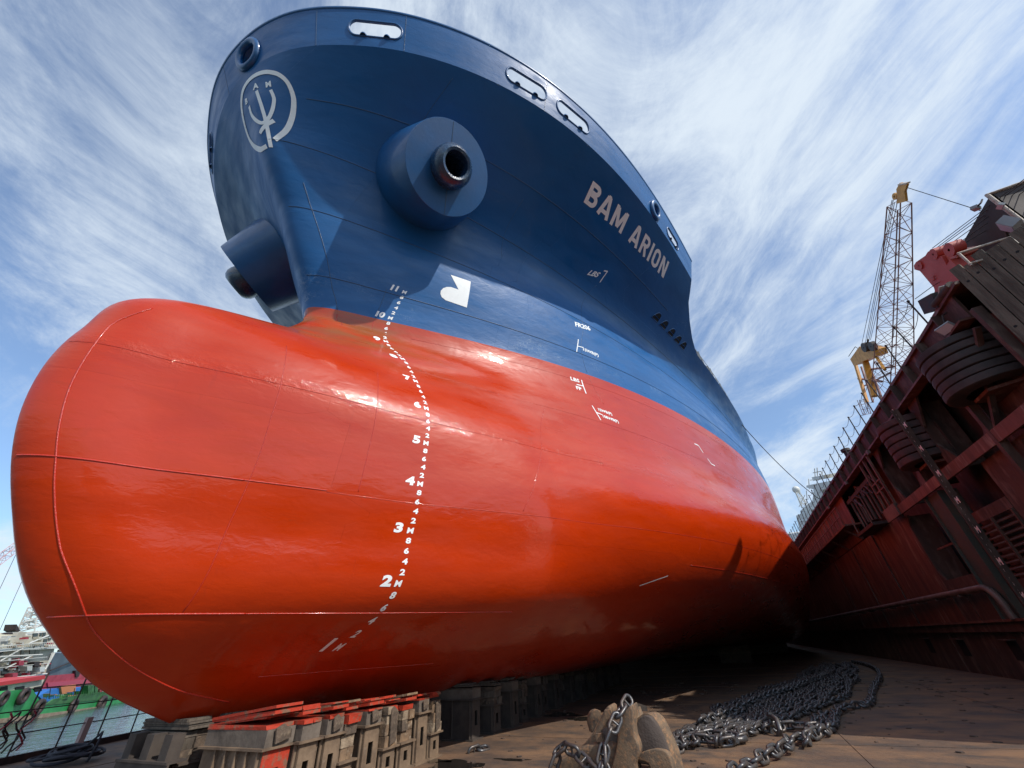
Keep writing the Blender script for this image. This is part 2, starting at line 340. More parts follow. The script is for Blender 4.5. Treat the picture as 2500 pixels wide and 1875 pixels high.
ROPE = mat('rope_dark', (.035, .035, .045), .9, bump=.01, bscale=50)
WSHIP = mat('white_ship', (.62, .62, .58), .5, col2=(.45, .44, .40), scale=.4, stretch=(1, 1, .3))
WSHIP2 = mat('cream_ship', (.58, .55, .44), .5, col2=(.42, .38, .30), scale=.5)
GREENH = mat('tug_green', (.030, .30, .085), .5, col2=(.022, .20, .06), scale=.5, bump=.004)
GREEND = mat('tug_green_dark', (.05, .17, .05), .6, col2=(.03, .10, .04), scale=.8)
RUSTB = mat('boot_rust', (.25, .17, .12), .8, col2=(.32, .27, .2), scale=1.2)
BLUEP = mat('tug_blue', (.03, .16, .50), .5)
ORAN = mat('tarp_orange', (.55, .19, .09), .8, bump=.06, bscale=2)
CRIM = mat('crimson_paint', (.42, .04, .07), .5, col2=(.3, .03, .05), scale=.8)
SLATE = mat('slate_paint', (.085, .12, .15), .5, col2=(.07, .095, .12), scale=.4)
GLASS = mat('window_dark', (.015, .02, .025), .12)
LAMPW = mat('lamp_face', (.55, .56, .6), .3)
def water():
    m = bpy.data.materials.new('harbour_water'); m.use_nodes = True; nt = m.node_tree; nd, lk = nt.nodes, nt.links; b = nd['Principled BSDF']
    b.inputs['Base Color'].default_value = (.035, .055, .05, 1); b.inputs['Roughness'].default_value = .12; b.inputs['Specular IOR Level'].default_value = .6
    g = nd.new('ShaderNodeNewGeometry'); mp = nd.new('ShaderNodeMapping'); mp.inputs['Scale'].default_value = (1, 1, 1); lk.new(g.outputs['Position'], mp.inputs['Vector'])
    prev = None
    for sc, d in ((.45, .5), (1.6, .16), (5, .04)):
        n = nd.new('ShaderNodeTexNoise'); n.inputs['Scale'].default_value = sc; n.inputs['Detail'].default_value = 3; lk.new(mp.outputs[0], n.inputs['Vector'])
        bp = nd.new('ShaderNodeBump'); bp.inputs['Distance'].default_value = d; lk.new(n.outputs['Fac'], bp.inputs['Height'])
        if prev: lk.new(prev, bp.inputs['Normal'])
        prev = bp.outputs[0]
    lk.new(prev, b.inputs['Normal']); return m
WATER = water()
# ---------------------------------------------------------------- the ship in dry dock
ship = empty('cargo_ship', (-8, YC, ZK), 'huge cargo ship with navy blue topsides and glossy red bulbous bow on the keel blocks', 'ship')
def tipx(z):                                 # foremost point of each waterline
    xt = xtip(zform(z)); lo, hi = xt-.6, xt+.6
    for _ in range(30):
        mid = (lo+hi)/2; h = hull(mid, z); lo = np.where(h > 0, mid, lo); hi = np.where(h > 0, hi, mid)
    return lo
def dens(pts, n):
    P = np.array(pts); s = np.concatenate([[0], np.cumsum(np.hypot(*np.diff(P, axis=0).T))]); m = len(P)
    # Catmull-Rom through the points
    out = []
    for q in np.linspace(0, s[-1], n):
        i = min(max(int(np.searchsorted(s, q))-1, 0), m-2); t = (q-s[i])/(s[i+1]-s[i]); p0, p1, p2, p3 = P[max(i-1, 0)], P[i], P[i+1], P[min(i+2, m-1)]
        out.append(tuple(.5*(2*p1+(p2-p0)*t+(2*p0-5*p1+4*p2-p3)*t*t+(3*p1-p0-3*p2+p3)*t**3)))
    return out
XAFT = -185.0
ZDECK, XBRK = 15.65, -17.4
def hp_arr(x, z, side=1, off=0.0):           # points on the shell (world); z above keel
    x = np.atleast_1d(np.asarray(x, float)); z = np.atleast_1d(np.asarray(z, float)); x, z = np.broadcast_arrays(x, z); n = len(x); e = .02
    H = hull(np.concatenate([x, x+e, x-e, x, x]), np.concatenate([z, z, z, z+e, z-e])).reshape(5, n)
    N = np.stack([-(H[1]-H[2])/2/e, np.ones(n), -(H[3]-H[4])/2/e]); N /= np.linalg.norm(N, axis=0)
    return [Vector((x[i]+N[0, i]*off, YC+side*(H[0, i]+N[1, i]*off), ZK+z[i]+N[2, i]*off)) for i in range(n)]
def hp_pt(x, z, side=1, off=0.0): return hp_arr(x, z, side, off)[0]
def xcut(z): return np.interp(z, [ZDECK, 15.75, 15.9, 16.2, 16.5, ZKN], [-23.0, -22.2, -21.3, -19.9, -18.7, -17.5])     # after edge of the forecastle side plating
def hull_mesh():
    bm_v = []; fs = []; mi = []
    t0 = np.linspace(0, 1, 230)**2.4; d0 = t0*(float(tipx(np.array([ZDECK]))[0])-XAFT)
    def grid(zs, nt, xend, pw):
        xt = tipx(zs)
        if pw: t = np.linspace(0, 1, nt); X = xt[:, None]-(t**pw)[None, :]*(xt-xend(zs))[:, None]
        else: nt = int(np.searchsorted(d0, 23.0)); X = xt[:, None]-np.minimum(d0[None, :nt], (xt-xend(zs))[:, None])     # same columns as the deck line below, cut off at the after edge
        Z = np.repeat(zs[:, None], nt, 1); Hh = np.clip(hull(X, Z), 0, None); Hh[:, 0] = 0
        w = np.clip((-X-45)/15, 0, 1); tgt = 16.1-np.clip(1.6-Z, 0, 1.6)**2*.75; Hh = np.minimum(Hh, 16.2); Hh = Hh*(1-w)+tgt*w      # fair the far parallel body
        for side in (1, -1):
            base = len(bm_v); bm_v.extend((X[i, j], YC+side*Hh[i, j], ZK+zs[i]) for i in range(len(zs)) for j in range(nt))
            for i in range(len(zs)-1):
                for j in range(nt-1):
                    a, b, c, d = base+i*nt+j, base+i*nt+j+1, base+(i+1)*nt+j+1, base+(i+1)*nt+j
                    fs.append((a, b, c, d) if side > 0 else (a, d, c, b)); mi.append(0 if zs[i] < 9.92 else 1)
        return len(zs)*nt
    zl_ = np.unique(np.round(np.concatenate([[0, .02, .06, .12, .2, .3, .42, .56, .72], np.linspace(.9, 9.0, 66), np.linspace(9.1, 9.8, 8), [9.93], np.linspace(10.05, ZDECK, 50)]), 4))
    nt = 230; n0 = grid(zl_, nt, lambda z: np.full(len(z), XAFT), 2.4)
    for j in range(nt-1): fs.append((j, n0+j, n0+j+1, j+1)); mi.append(0)          # flat of bottom
    fs.append(tuple([i*nt+nt-1 for i in range(len(zl_))]+[n0+i*nt+nt-1 for i in range(len(zl_))][::-1])); mi.append(0)     # stern closed
    grid(np.linspace(ZDECK, ZKN, 28), 0, xcut, 0)
    me = bpy.data.meshes.new('hull'); me.from_pydata(bm_v, [], fs)
    me.materials.append(RED); me.materials.append(BLUE); me.polygons.foreach_set('material_index', mi)
    bm = bmesh.new(); bm.from_mesh(me); bmesh.ops.remove_doubles(bm, verts=bm.verts, dist=1e-4); bmesh.ops.recalc_face_normals(bm, faces=bm.faces)
    bm.to_mesh(me); bm.free(); smooth_mesh(me, 50)
    o = bpy.data.objects.new('hull', me); COL.objects.link(o); me.transform(Matrix.Translation(-Vector(ship.location))); o.parent = ship
hull_mesh()
# decks
def deckpoly(z, x0, x1, n=60):
    xs = np.linspace(x0, x1, n); h = np.clip(hull(xs, np.full(n, z)), 0.02, None); h = np.where(xs < -50, 16.1, h)
    return [(x, YC+q-.03, ZK+z) for x, q in zip(xs, h)]+[(x, YC-q+.03, ZK+z) for x, q in zip(xs[::-1], h[::-1])]
mb = MB(); p = deckpoly(ZKN-.05, float(tipx(np.array([ZKN-.05]))[0])-.05, XBRK); mb.add(p, [tuple(range(len(p)))]); put('forecastle_deck', mb, REDWALL2, ship)
mb = MB(); p = deckpoly(ZDECK-.02, XBRK, XAFT); mb.add(p, [tuple(range(len(p)))]); put('main_deck', mb, REDWALL2, ship)
mb = MB(); hb = float(hull(XBRK, ZDECK)); ht = float(hull(XBRK, ZKN)); mb.add([(XBRK, YC-hb+.1, ZK+ZDECK), (XBRK, YC+hb-.1, ZK+ZDECK), (XBRK, YC+ht-.1, ZK+ZKN-.05), (XBRK, YC-ht+.1, ZK+ZKN-.05)], [(0, 1, 2, 3)]); put('forecastle_bulkhead', mb, BLUE2, ship)
# bulwark: a plate with the mooring openings cut through it, mapped over arc length u and height v (0..1)
XEND = -17.5
def rimcurve(zf):
    z = ZKN+zf*1.3; x0 = float(tipx(np.array([z]))[0]); xs = x0-(np.linspace(0, 1, 900)**2.2)*(x0-XEND)
    h = np.clip(hull(xs, np.full(900, z)), 0, None); h[0] = 0; return xs, h
xm_, hm_ = rimcurve(.5); sm_ = np.concatenate([[0], np.cumsum(np.hypot(np.diff(xm_), np.diff(hm_)))])
UL = sm_[-1]; fr_ = np.linspace(0, 1, 900)
def bw_arr(us, vs, off=0.0):                  # points on the bulwark
    us = np.asarray(us, float); vs = np.broadcast_to(np.asarray(vs, float), us.shape); side = np.where(us >= 0, 1, -1); k = np.interp(np.abs(us), sm_, fr_)
    z = ZKN+vs*1.3; x0 = np.interp(vs, BV, BX0)
    def P(kk): x = x0-(kk**2.2)*(x0-XEND); return x, np.where(kk > 0, np.clip(hull(x, z), 0, None), 0)
    x, h = P(k); xa, ha = P(np.maximum(0, k-.004)); xb, hb = P(np.minimum(1, k+.004)); tx, ty = xb-xa, hb-ha; L = np.hypot(tx, ty); nx, ny = ty/L, -tx/L
    return [Vector((x[i]+nx[i]*off, YC+side[i]*(h[i]+ny[i]*off), ZK+z[i])) for i in range(len(us))]
def bw(u, v, off=0.0): return bw_arr([u], [v], off)[0]
BV = np.linspace(0, 1, 9); BX0 = tipx(ZKN+BV*1.3)
def uof(x, side=1): return side*float(np.interp(-x, -xm_, sm_))
openings = []                                 # (u centre, v centre, half length, half height, kind)
def oval(u, v, a, b, n=28):
    pts = []
    for i in range(n):
        t = 2*math.pi*i/n; c, s = math.cos(t), math.sin(t)
        pts.append((u+(a-b)*(1 if c > 0 else -1)*(1 if a > b else 0)+b*c if a > b+.01 else u+a*c, v+b*s/1.3))
    return pts
openings.append((0.0, .42, .40, .36, 'round'))
for side in (1, -1):
    openings.append((side*(uof(-1.55)+uof(-2.42))/2, .47, (uof(-2.42)-uof(-1.55))/2 if side > 0 else .82, .26, 'oval'))
    openings.append((side*(uof(-4.87)+uof(-6.18))/2, .46, (uof(-6.18)-uof(-4.87))/2, .26, 'oval'))
    openings.append((side*(uof(-6.6)+uof(-8.02))/2, .46, (uof(-8.02)-uof(-6.6))/2, .26, 'oval'))
    openings.append((side*uof(-12.7), .36, .33, .30, 'round'))
    openings.append((side*(uof(-14.0)+uof(-15.5))/2, .38, (uof(-15.5)-uof(-14.0))/2*.95, .25, 'oval'))
def bulwark():
    pts = []; edges = []; loops = []
    NU = 260
    us = np.linspace(-UL, UL, NU); 
    for u in us:
        for v in np.linspace(0, 1, 6): pts.append((float(u), float(v)*1.3))
    for (u, v, a, b, k) in openings:
        o = len(pts); L = [(x, y*1.3) for x, y in oval(u, v, a, b)]; pts += L; edges += [(o+i, o+(i+1) % len(L)) for i in range(len(L))]; loops.append((u, v*1.3, a, b))
    vo, eo, fo, *_ = geometry.delaunay_2d_cdt([Vector(p) for p in pts], edges, [], 0, 1e-5)
    def inside(c):
        for (u, v, a, b) in loops:
            dx = max(0, abs(c.x-u)-max(0, a-b)) if a > b+.01 else abs(c.x-u)*b/a
            if math.hypot(dx, c.y-v) < b*.985: return True
        return False
    F = []
    for f in fo:
        c = sum((vo[i] for i in f), Vector((0, 0)))/len(f)
        if not inside(c) and len(f) >= 3: F.append(tuple(f))
    mb = MB(); n = len(vo)
    uu = [p.x for p in vo]; vv = [p.y/1.3 for p in vo]; mb.add(bw_arr(uu, vv)+bw_arr(uu, vv, -.025), F+[tuple(i+n for i in reversed(f)) for f in F])
    return mb
o = put('bulwark', bulwark(), BLUE, ship); smooth_mesh(o.data, 30)
mb = MB(); mb.tube(bw_arr(np.linspace(-UL, UL, 220), 1.0, -.05), .075, 8); put('bulwark_rail', mb, BLUE2, ship, smooth=60)
for (u, v, a, b, k) in openings:
    L = [bw(x, y, .02) for x, y in oval(u, v, a, b)]; Li = [bw(x, y, -.30 if k == 'round' else -.05) for x, y in oval(u, v, a, b)]; mb = MB()
    if k == 'round':
        n = len(L); c = sum(L, Vector())/n; mb.tube([c+(q-c)*1.13 for q in L], .12, 8, closed=True); mb.tube([c+(q-c)*1.02 for q in Li], .10, 8, closed=True); mb.add(L+[c+(q-c)*1.0+(x-q)*1.6 for q, x in zip(L, Li)], [(i, (i+1) % n, (i+1) % n+n, i+n) for i in range(n)])
        if u == 0:
            mb.add([c+(q-c)*1.02+(x-q)*2.4 for q, x in zip(L, Li)], [tuple(range(n))], 1)
        f = put('mooring_chock', mb, [BLUE2, DARK], ship, smooth=60)
    else:
        n = len(L); mb.tube([bw(x, y, .0) for x, y in oval(u, v, a+.01, b+.01)], .036, 8, closed=True); mb.add(L+Li, [(i, (i+1) % n, (i+1) % n+n, i+n) for i in range(n)])
        f = put('mooring_chock', mb, BLUE2, ship, smooth=60)
        for q in (-.45, .45):
            rb = MB(); c0 = bw(u+q*a, v-b/1.3*.92, -.04); rb.rev(c0-Vector((0, 0, .05)), (0, 0, 1), [(0, .12), (.07, .12), (.10, .07), (.11, 0.01)], 14); r_ = rb.build('roller', BLUE2, None, smooth=40)
            r_.data.transform(Matrix.Translation(-Vector(ship.location))); r_.parent = f
# anchor bosses, port and starboard, each with its hawse pipe lip
for side in (1, -1):
    cc = Vector((-5.315, YC+side*4.95, ZK+14.02)); nn = Vector((.281, side*.736, -.615)).normalized(); R = 1.49
    mb = MB(); mb.rev(cc, nn, [(-2.5, R+.42), (-.02, R), (0, R-.015), (0, .5)], 72); b = put('anchor_boss', mb, BLUE2, ship, smooth=35)
    mb = MB(); prof = [(-.05, .66), (.18, .69), (.36, .67), (.50, .59), (.58, .48), (.55, .40), (.42, .36), (.1, .35), (-.6, .35)]
    mb.rev(cc, nn, prof, 48); mb.rev(cc, nn, [(-.55, .36), (-.55, .01)], 48, mi=1); l = mb.build('hawse_lip', [mat('lip_blue', (.008, .030, .085), .22, col2=(.02, .06, .12), scale=9, bump=.012, bscale=24, coat=.5), DARK], None, smooth=50)
    l.data.transform(Matrix.Translation(-Vector(ship.location))); l.parent = b
    mb = MB(); u_ = nn.cross(Vector((0, 0, 1))).normalized(); w_ = nn.cross(u_); d_ = (u_*math.cos(1.9)+w_*math.sin(1.9))
    for s_ in (1, -1): mb.beam(cc+d_*s_*.66+nn*.002, cc+d_*s_*(R-.03)+nn*.002, .02, .012, up=nn)
    s__ = mb.build('weld_seam', WELDB, None); s__.data.transform(Matrix.Translation(-Vector(ship.location))); s__.parent = b
# weld seams standing proud of the plating
def seam_h(z, x0, x1, r=.012, n=120):
    z0 = float(tipx(np.array([z]))[0])-.03; xs = np.array([min(x, z0) for x in np.linspace(x0, x1, n)]) if x0 < 50 else z0-(np.linspace(0, 1, n)**2)*(z0-x1)
    j = [0 if r < .02 else random.uniform(-.006, .006) for _ in xs]
    mb = MB(); mb.tube(hp_arr(xs, z+np.array(j)), r, 5); put('weld_seam', mb, WELDR if z < 9.9 else WELDB, ship, smooth=True)
def seam_v(pts, r=.012, n=40):
    P = np.array(dens(pts, n)); xs, zs = P[:, 0], P[:, 1]
    for m_, sel in ((WELDR, zs <= 9.9), (WELDB, zs > 9.9)):
        if sel.sum() > 2: mb = MB(); mb.tube(hp_arr(xs[sel], zs[sel]), r, 5); put('weld_seam', mb, m_, ship, smooth=True)
seam_h(3.65, 99, -4.1, .017); seam_h(3.65, -4.1, -5.3, .013); seam_h(3.62, -5.3, -30, .006); seam_h(1.57, 99, -4.9, .016); seam_h(1.57, -4.9, -9.5, .011); seam_h(5.66, 99, -12, .007)
seam_h(7.6, -7, -24, .006); seam_h(9.45, -7.5, -26, .007); seam_h(2.82, -15, -32, .008)
seam_h(10.89, 99, -30, .014); seam_h(12.84, 99, -34, .014); seam_h(14.6, 99, -34, .014); seam_h(15.85, -2.1, -18, .013)
seam_v([(-1.98, 6.76), (-1.70, 6.27), (-1.63, 5.86), (-1.63, 5.27), (-1.69, 4.72), (-1.84, 4.11), (-2.04, 3.56), (-2.21, 3.16), (-2.49, 2.61), (-2.72, 2.24), (-3.2, 1.64), (-3.52, 1.33), (-3.99, 1.01), (-4.47, .76), (-5.04, .53), (-5.88, .31)], .015, 90)
seam_v([(-4.02, 6.8), (-4.03, 5.84), (-4.09, 4.99), (-4.16, 4.06), (-4.17, 2.56), (-4.15, 1.6)], .008); seam_v([(-5.92, 6.9), (-5.77, 5.96), (-5.79, 4.8), (-5.8, 3.7)], .008)
seam_h(.66, -6.0, -9.4, .007); seam_v([(-10.8, 7.5), (-9.84, 5.4), (-9.07, 3.7)], .008)
seam_v([(-3.36, 13.56), (-3.95, 12.79), (-4.88, 11.39), (-5.31, 10.66), (-5.7, 9.95), (-5.85, 9.3)], .012); seam_v([(-6.45, 11), (-6.52, 10.5), (-6.6, 9.3)], .008)
seam_v([(-13.5, 15), (-13.2, 12.6), (-12.95, 11), (-13.5, 8.6)], .007); seam_v([(-4.0, 16.8), (-4.9, 14.75)], .008); seam_v([(-8.3, 15.6), (-9.2, 14.0)], .007)
for u in (-1.35, 2.6, 5.4, 10.5):
    mb = MB(); mb.tube([bw(u, v, .003) for v in np.linspace(0, 1, 6)], .009, 5); put('weld_seam', mb, WELDB, ship)
# painted marks: thin sheets laid 4 mm off the shell
def text_mesh(s, bold=.0, spacing=1.0):
    c = bpy.data.curves.new('t', 'FONT'); c.body = s; c.size = 1; c.offset = bold; c.space_character = spacing; c.resolution_u = 4
    o = bpy.data.objects.new('t', c); COL.objects.link(o); dg = bpy.context.evaluated_depsgraph_get(); me = bpy.data.meshes.new_from_object(o.evaluated_get(dg))
    bpy.data.objects.remove(o); V = [tuple(v.co)[:2] for v in me.vertices]; F = [tuple(p.vertices) for p in me.polygons]; bpy.data.meshes.remove(me)
    a = np.array(V); lo, hi = a.min(0), a.max(0); return (a-lo)/(hi[1]-lo[1]), F      # height 1, origin at lower left
def sub2d(V, F, step):
    bm = bmesh.new(); vs = [bm.verts.new((p[0], p[1], 0)) for p in V]
    for f in F:
        try: bm.faces.new([vs[i] for i in f])
        except ValueError: pass
    V = np.array(V); lo, hi = V.min(0), V.max(0)
    for ax in (0, 1):
        q = lo[ax]+step
        while q < hi[ax]:
            n = [0, 0, 0]; n[ax] = 1; p = [0, 0, 0]; p[ax] = q
            bmesh.ops.bisect_plane(bm, geom=bm.verts[:]+bm.edges[:]+bm.faces[:], plane_co=p, plane_no=n); q += step
    bm.verts.ensure_lookup_table(); bm.verts.index_update(); V2 = [(v.co.x, v.co.y) for v in bm.verts]; F2 = [tuple(v.index for v in f.verts) for f in bm.faces]; bm.free(); return V2, F2
def decal(name, V, F, fn, m=WHITE, parent=None):
    mb = MB(); A_ = np.array([p[0] for p in V], float); B_ = np.array([p[1] for p in V], float); mb.add(fn(A_, B_), F); me_o = mb.build(name, m, None); me_o.data.transform(Matrix.Translation(-Vector(ship.location))); me_o.parent = parent or ship
    # faces outwards
    return me_o
def mark(s, x, z, h, name='draft_number', bold=.0, lean=0, wide=1.0):
    V, F = text_mesh(s, bold); return decal(name, V, F, lambda a, b: hp_arr(x-a*h*wide+lean*b*h, z+b*h, 1, .005))
for k in range(1, 12):
    mark(str(k), -6.60 if k < 10 else -6.53, k, .20, bold=.055, wide=1.25 if k < 10 else .95); mark('M', -6.83, k, .115, bold=.03)
    if k < 11:
        for d in (2, 4, 6, 8): mark(str(d), -6.85, k+d/10, .115, bold=.04, wide=1.15)
def quad(TL, TR, BL, BR, off=.006):
    def fn(u, v):
        x = (TL[0]*(1-u)+TR[0]*u)*v+(BL[0]*(1-u)+BR[0]*u)*(1-v); z = (TL[1]*(1-u)+TR[1]*u)*v+(BL[1]*(1-u)+BR[1]*u)*(1-v); return hp_arr(x, z, 1, off)
    return fn
fn = quad((-9.47, 16.59), (-15.42, 16.68), (-9.93, 16.20), (-15.97, 16.31)); 
def stroke(P, w, m=None):                      # polyline with mitred corners -> strip
    P = [Vector(p) for p in P]; V = []; n = len(P)
    for i, p in enumerate(P):
        a = (p-P[i-1]).normalized() if i else None; b = (P[i+1]-p).normalized() if i < n-1 else None
        a = a or b; b = b or a; na = Vector((-a.y, a.x)); nb = Vector((-b.y, b.x)); q = (na+nb).normalized(); L = min(1.9, 1/max(.3, q.dot(na))); V += [tuple(p+q*w/2*L), tuple(p-q*w/2*L)]
    return V, [(2*i, 2*i+1, 2*i+3, 2*i+2) for i in range(n-1)]
def arc_(cx, cy, rx, ry, a0, a1, n=12): return [(cx+rx*math.cos(math.radians(a0+(a1-a0)*t/n)), cy+ry*math.sin(math.radians(a0+(a1-a0)*t/n))) for t in range(n+1)]
w_ = .19; h_ = w_/2
GL = {'B': (.64, [[(h_, 0), (h_, 1)], [(w_, 1-h_)]+arc_(.36, .745, .185, .16, 90, -90)+[(w_, .585)], [(w_, .49)]+arc_(.37, .29, .19, .2, 90, -90)+[(w_, h_)]]),
      'A': (.76, [[(.09, 0), (.335, .96)], [(.425, .96), (.67, 0)], [(.20, .25), (.56, .25)], [(.30, .93), (.46, .93)]]),
      'M': (.90, [[(h_, 0), (h_, 1)], [(.90-h_, 0), (.90-h_, 1)], [(.17, .93), (.45, .12)], [(.45, .12), (.73, .93)]]),
      'R': (.66, [[(h_, 0), (h_, 1)], [(w_, 1-h_)]+arc_(.36, .70, .19, .205, 90, -90)+[(w_, .495)], [(.34, .46), (.56, 0)]]),
      'I': (.19, [[(h_, 0), (h_, 1)]]), 'O': (.66, [arc_(.33, .68, .235, .225, 0, 180)+arc_(.33, .32, .235, .225, 180, 360)+[(.565, .68)]]),
      'N': (.70, [[(h_, 0), (h_, 1)], [(.70-h_, 0), (.70-h_, 1)], [(.15, .95), (.55, .05)]])}
cx_ = 0; lay = []
for ch in 'BAM ARION':
    if ch == ' ': cx_ += .42; continue
    lay.append((ch, cx_)); cx_ += GL[ch][0]+.17
Wd = cx_-.17
for ch, x0 in lay:
    mb = MB()
    for si, st_ in enumerate(GL[ch][1]):
        V, F = stroke(st_, w_); V, F = sub2d(V, F, .22); A_ = np.array([p[0]+x0 for p in V]); B_ = np.array([p[1] for p in V]); q = quad((-9.47, 16.59), (-15.42, 16.68), (-9.93, 16.20), (-15.97, 16.31), .006+.0015*si); mb.add(q(A_/Wd, B_), F)
    o = mb.build('name_letter', WHITE); o.data.transform(Matrix.Translation(-Vector(ship.location))); o.parent = ship
def ribbon(pts, w, n=None):                    # polyline of (a, b) points into a strip
    P = [Vector(p) for p in pts]; D = []
    V = []; 
    for i, p in enumerate(P):
        d = (P[min(i+1, len(P)-1)]-P[max(i-1, 0)]).normalized(); nrm = Vector((-d.y, d.x)); V += [tuple(p+nrm*w/2), tuple(p-nrm*w/2)]
    return V, [(2*i, 2*i+1, 2*i+3, 2*i+2) for i in range(len(P)-1)]
def bow_pt(y, z):                              # on the shell at given (y, z)
    h = np.abs(y-YC); lo = np.full(len(h), -8.0); hi = np.full(len(h), 1.0)
    for _ in range(32):
        mid = (lo+hi)/2; q = hull(mid, z) > h; lo = np.where(q, mid, lo); hi = np.where(q, hi, mid)
    return [Vector((lo[i]+.012, y[i], ZK+z[i]-.006)) for i in range(len(h))]
EM = dict(
 ringA=[(-8.44, 16.59), (-8.13, 16.44), (-7.94, 16.22), (-7.91, 15.91), (-8.0, 15.62), (-8.17, 15.28), (-8.42, 14.9), (-8.74, 14.59)],
 ringB=[(-9.02, 14.42), (-9.12, 14.41), (-9.29, 14.46), (-9.48, 14.64), (-9.74, 14.96), (-9.94, 15.26), (-10.04, 15.50), (-10.05, 15.73), (-9.98, 16.03), (-9.86, 16.31), (-9.65, 16.55), (-9.37, 16.66), (-9.02, 16.69), (-8.67, 16.65), (-8.44, 16.59)],
 U=[(-9.44, 15.93), (-9.39, 15.61), (-9.19, 15.27), (-8.99, 15.1), (-8.79, 15.2), (-8.61, 15.46), (-8.48, 15.75), (-8.47, 15.9), (-8.5, 16.06)],
 M=[(-8.98, 16.17), (-8.9, 15.64), (-8.86, 15.06), (-8.9, 14.37)], bar=[(-9.14, 14.83), (-8.98, 14.95), (-8.81, 15.06), (-8.63, 15.16)])
for k, wd in (('ringA', .125), ('ringB', .125), ('U', .105), ('M', .115), ('bar', .115)):
    V, F = ribbon(dens(EM[k], 70), wd); decal('emblem_ring' if k[0] == 'r' else 'emblem_trident', V, F, bow_pt)
for ch, y0, z0, dy, dz, h in (('B', -9.62, 16.11, .95, -.30, .17), ('A', -9.12, 16.25, 1.0, -.10, .19), ('M', -8.63, 16.15, .95, -.02, .17)):
    V, F = text_mesh(ch, .05); decal('emblem_letter', V, F, lambda a, b: bow_pt(y0+a*h*dy*1.2+b*h*.12, z0+b*h+a*h*dz))
# bulbous bow symbol
SY = [(-7.80, 12.22), (-8.44, 12.25), (-8.61, 11.17), (-7.97, 11.20)]
arc = [(-7.97, 11.20), (-7.83, 11.27), (-7.76, 11.37), (-7.73, 11.49), (-7.76, 11.61), (-7.84, 11.70), (-7.95, 11.75), (-8.18, 11.75)]
P_ = SY[:3]+arc; V, F = sub2d(P_, [tuple(range(len(P_)))], .2); decal('bulb_symbol', V, F, lambda a, b: hp_arr(a, b, 1, .008))
def lines(segs, w=.04):
    for s_ in segs:
        V, F = ribbon([tuple(np.array(s_[0])*(1-t)+np.array(s_[1])*t) for t in np.linspace(0, 1, 6)], w); decal('tank_mark', V, F, lambda a, b: hp_arr(a, b, 1, .006))
def tmark(s, x, z, h, sl=0, wide=1.0): V, F = text_mesh(s, .03); V, F = sub2d(V, F, 1.0); decal('tank_letters', V, F, lambda a, b: hp_arr(x-a*h*wide, z+b*h+sl*a*h, 1, .006))
tmark('LBS', -12.72, 15.06, .17, .33, 1.45); lines([((-13.20, 15.42), (-13.36, 15.46)), ((-13.36, 15.46), (-13.52, 15.12))])
tmark('FR206', -12.74, 12.27, .28, .24, .95); lines([((-12.83, 11.6), (-12.72, 10.9)), ((-12.78, 11.22), (-13.06, 11.27))]); tmark('1SWB(P)', -13.03, 11.06, .20, .02, 1.1)
tmark('LBS', -12.34, 9.36, .17, .0, 1.1); lines([((-12.81, 9.54), (-12.83, 8.88)), ((-12.54, 9.22), (-12.81, 9.24))]); tmark('FP', -12.47, 8.96, .17, 0, 1.0)
lines([((-12.88, 8.32), (-13.0, 7.70)), ((-12.93, 8.03), (-13.18, 8.0))]); tmark('1SWB(P)', -13.10, 8.12, .17, -.03); tmark('10BWB(P)', -13.18, 7.84, .17, -.05)
lines([((-19.0, 8.42), (-19.36, 8.44)), ((-19.36, 8.44), (-19.6, 8.12)), ((-19.86, 7.9), (-20.08, 7.68)), ((-20.08, 7.68), (-20.44, 7.68))], .05); lines([((-14.2, 2.5), (-13.3, 2.22))], .025)
for x in (-17.8, -18.65, -19.55, -20.4, -21.15):  # row of half-round freeing ports
    pts = [(x+.31*c_, 15.38+.25*(1-abs(c_)**3.2)) for c_ in np.linspace(1, -1, 15)]
    V, F = sub2d(pts, [tuple(range(len(pts)))], .12); o = decal('freeing_port', V, F, lambda a, b: hp_arr(a, b, 1, .012), DARK)
    mb = MB(); mb.tube(hp_arr([a for a, b in pts], [b for a, b in pts], 1, .01), .02, 5, closed=True); mb.tube([hp_pt(x+q, 15.48, 1, .02) for q in (-.24, 0, .24)], .016, 5)
    r_ = mb.build('port_frame', BLUE2, None); r_.data.transform(Matrix.Translation(-Vector(ship.location))); r_.parent = o
# bits on the forecastle and the main deck edge
mb = MB(); c = bw(-.5, 1.0, -.25); mb.tube([c-Vector((0, 0, .25)), c+Vector((.15, 0, 1.5))], .07, 8); mb.tube([c+Vector((.15, .0, 1.5)), c+Vector((-.1, .25, 1.2)), c+Vector((-.45, .3, -.2))], .03, 6); mb.rev(c+Vector((.15, 0, 1.5)), (0, 0, 1), [(-.05, .09), (.12, .12), (.16, .02)], 10); put('jackstaff', mb, mat('salmon_paint', (.55, .16, .12), .5), ship)
mb = MB(); c = bw(uof(-3.1), 1.0, -.5); mb.rev(c-Vector((0, 0, .1)), (0, 0, 1), [(0, .1), (.55, .1), (.6, .16), (.85, .17), (.92, .1), (.93, .01)], 14); put('deck_vent', mb, mat('vent_red', (.45, .12, .1), .5), ship, smooth=50)
mb = MB()
for x in np.arange(-23.5, -60, -1.5):
    p = hp_pt(x, ZDECK-.02, 1, -.15); mb.tube([p, p+Vector((0, 0, 1.0))], .025, 5)
put('deck_rail_posts', mb, GREY, ship, kind='stuff')
for hgt in (.5, 1.0):
    mb = MB(); mb.tube([hp_pt(x, ZDECK-.02, 1, -.15)+Vector((0, 0, hgt)) for x in np.arange(-23.5, -60, -1.5)], .018, 5); put('deck_rail', mb, GREY, ship)
